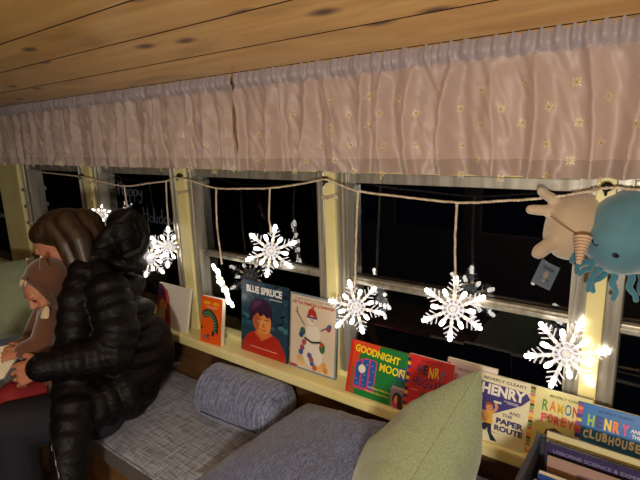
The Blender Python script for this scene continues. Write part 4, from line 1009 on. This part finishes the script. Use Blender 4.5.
bm = bmesh.new(); tube(bm, zz, .0035, 6); zo = obj('zip', bm, mat('dark_zip', (26, 26, 30), .4), woman, True)
bm = bmesh.new()
for (x, y) in ((47, 393), (47.5, 411), (48, 432), (50, 448), (54, 463), (57, 475)):
    tube(bm, [hit(coat, x + 1.5, y - 3, .0055), hit(coat, x + 2, y + 3, .0055)], .0018, 5)
zm = obj('zip_marks', bm, mat('pale_zip_print', (150, 150, 154), .5), zo, True)
rebase(woman)
for e in woman.children:
    for g in e.children: pass
# ---- child
cl_ = P(56, 398, 1.78)
child = empty('person', cl_, 'small child in a brown animal-eared hood on the lap of the person in black', 'person')
hc = P(47, 285, 1.76); f, s_, u = frame(cv(-.50, -.62, .62), cv(-.40, .80, .35))
bm = bmesh.new(); H, R = head_shape(bm, hc, f, s_, u, .80, True)
ns = P(56, 315, 1.80); chain(bm, [hc, ns, P(58, 345, 1.80), P(58, 385, 1.78)], [.04, .05, .065, .065])
chain(bm, [ns, P(50, 320, 1.72), P(42, 343, 1.66), P(20, 352, 1.60)], [.04, .03, .026, .018]); chain(bm, [ns, P(44, 318, 1.88), P(30, 345, 1.82), P(8, 352, 1.70)], [.04, .03, .024, .018])
x1 = cv(-.95, -.12, -.1); hand(bm, P(21, 352, 1.60), x1, cv(0, .6, .8), 1 if cv(0, .6, .8).cross(x1).dot(CU) > 0 else -1, .66, (.35, .5, .4), .05)
chain(bm, [P(58, 388, 1.78), P(14, 394, 1.66), P(8, 440, 1.64)], [.05, .035, .03])
blob('body', bm, skinm, child, .0032, 3, .4)
for b in (-1, 1):
    bm = bmesh.new(); ell(bm, H(.0885, b * .030, -.0145), .006, .0105, .0050, R, sub=2); obj('eye', bm, dk, child, True)
bm = bmesh.new(); cap(bm, H(.0950, -.013, -.075), H(.0950, .013, -.075), .004, .004, 8); obj('lips', bm, lipm, child, True)
bm = bmesh.new(); hd = hc + u * .012 - f * .020
ell(bm, hd, .080, .078, .086, R); ell(bm, hd - u * .03 - f * .015, .072, .075, .075, R)
for t in np.linspace(-2.5, 2.5, 22):       # rolled rim round the face
    c = hc + f * .036 + (s_ * math.sin(t) * .062 + u * (math.cos(t) * .070 - .006)); ell(bm, c, .016, .016, .016, sub=2)
chain(bm, [hd - u * .05, ns], [.06, .055])
blob('hood', bm, brownk, child, .0042, 4)
for b in (-1, 1):
    bm = bmesh.new(); e0 = hd + s_ * b * .055 + u * .055; e1 = e0 + (s_ * b * .018 + u * .030 - f * .01); cap(bm, e0, e1, .017, .008); eo = obj('hood_ear', bm, brownk, child, True)
    bm = bmesh.new(); cap(bm, e1 + u * .001, e1 + u * .008 + s_ * b * .003, .008, .004, 10); tt_ = obj('ear_tip', bm, creamk, eo, True)
    bm = bmesh.new(); ell(bm, hd + f * .060 + s_ * b * .036 + u * .050, .006, .006, .006, R, sub=2); obj('hood_eye', bm, black, child, True)
for k in range(4):
    c = hc + f * .050 + s_ * (k - 1.5) * .018 + u * (.066 - .003 * (k - 1.5) ** 2); bm = bmesh.new(); cap(bm, c, c + f * .013 - u * .010, .005, .0015, 8); obj('hood_tooth', bm, creamk, child, True)
bm = bmesh.new()
chain(bm, [P(56, 316, 1.80), P(58, 345, 1.80), P(58, 388, 1.78)], [.066, .088, .088]); chain(bm, [P(51, 318, 1.73), P(42, 343, 1.66), P(23, 351, 1.61)], [.046, .040, .029]); chain(bm, [P(44, 316, 1.88), P(30, 344, 1.82), P(12, 352, 1.71)], [.045, .038, .028])
top = blob('jacket', bm, brownk, child, .0055, 5)
bm = bmesh.new(); c = hit(top, 45, 316, 0); ell(bm, c, .016, .040, .007, C3(-.2)); ell(bm, c + CU * -.03 + CR * -.004, .014, .022, .009, C3()); blob('chest_patch', bm, creamk, child, .004, 4)
bm = bmesh.new(); chain(bm, [P(58, 390, 1.78), P(14, 396, 1.66), P(8, 440, 1.64)], [.07, .052, .044]); blob('leggings', bm, redk, child, .006, 4)
rebase(child)
# open book held at the left edge
bk = empty('book', P(-8, 362, 1.6), 'open pale picture book held low in the hands at the left edge', 'book')
c0 = P(-10, 366, 1.60); a1 = cv(-.96, .10, .25).normalized(); a2 = cv(.94, .22, -.25).normalized(); up_ = cv(.15, .72, -.68).normalized()
for sgn, ax in ((0, a1), (1, a2)):
    nn = ax.cross(up_).normalized()
    if nn.dot(CB) < 0: nn = -nn
    def slab(bm, w_, h_, t0, t1, m_=0):
        vs = [bm.verts.new(c0 + ax * a * w_ + up_ * (b - .5) * h_ + nn * t) for t in (t0, t1) for a, b in ((0, 0), (1, 0), (1, 1), (0, 1))]
        for q in ((3, 2, 1, 0), (4, 5, 6, 7), (0, 1, 5, 4), (1, 2, 6, 5), (2, 3, 7, 6), (3, 0, 4, 7)): bm.faces.new([vs[i] for i in q])
    bm = bmesh.new(); slab(bm, .085, .15, -.003, 0); obj('cover', bm, col((90, 96, 110)), bk)
    bm = bmesh.new(); slab(bm, .081, .144, .0002, .006); obj('pages', bm, paper, bk)
rebase(bk)
# ------------------------------------------------------------------ lift everything so that the floor is at z = 0
for o in list(C.objects):
    if o.parent is None:
        o.location.z += UP
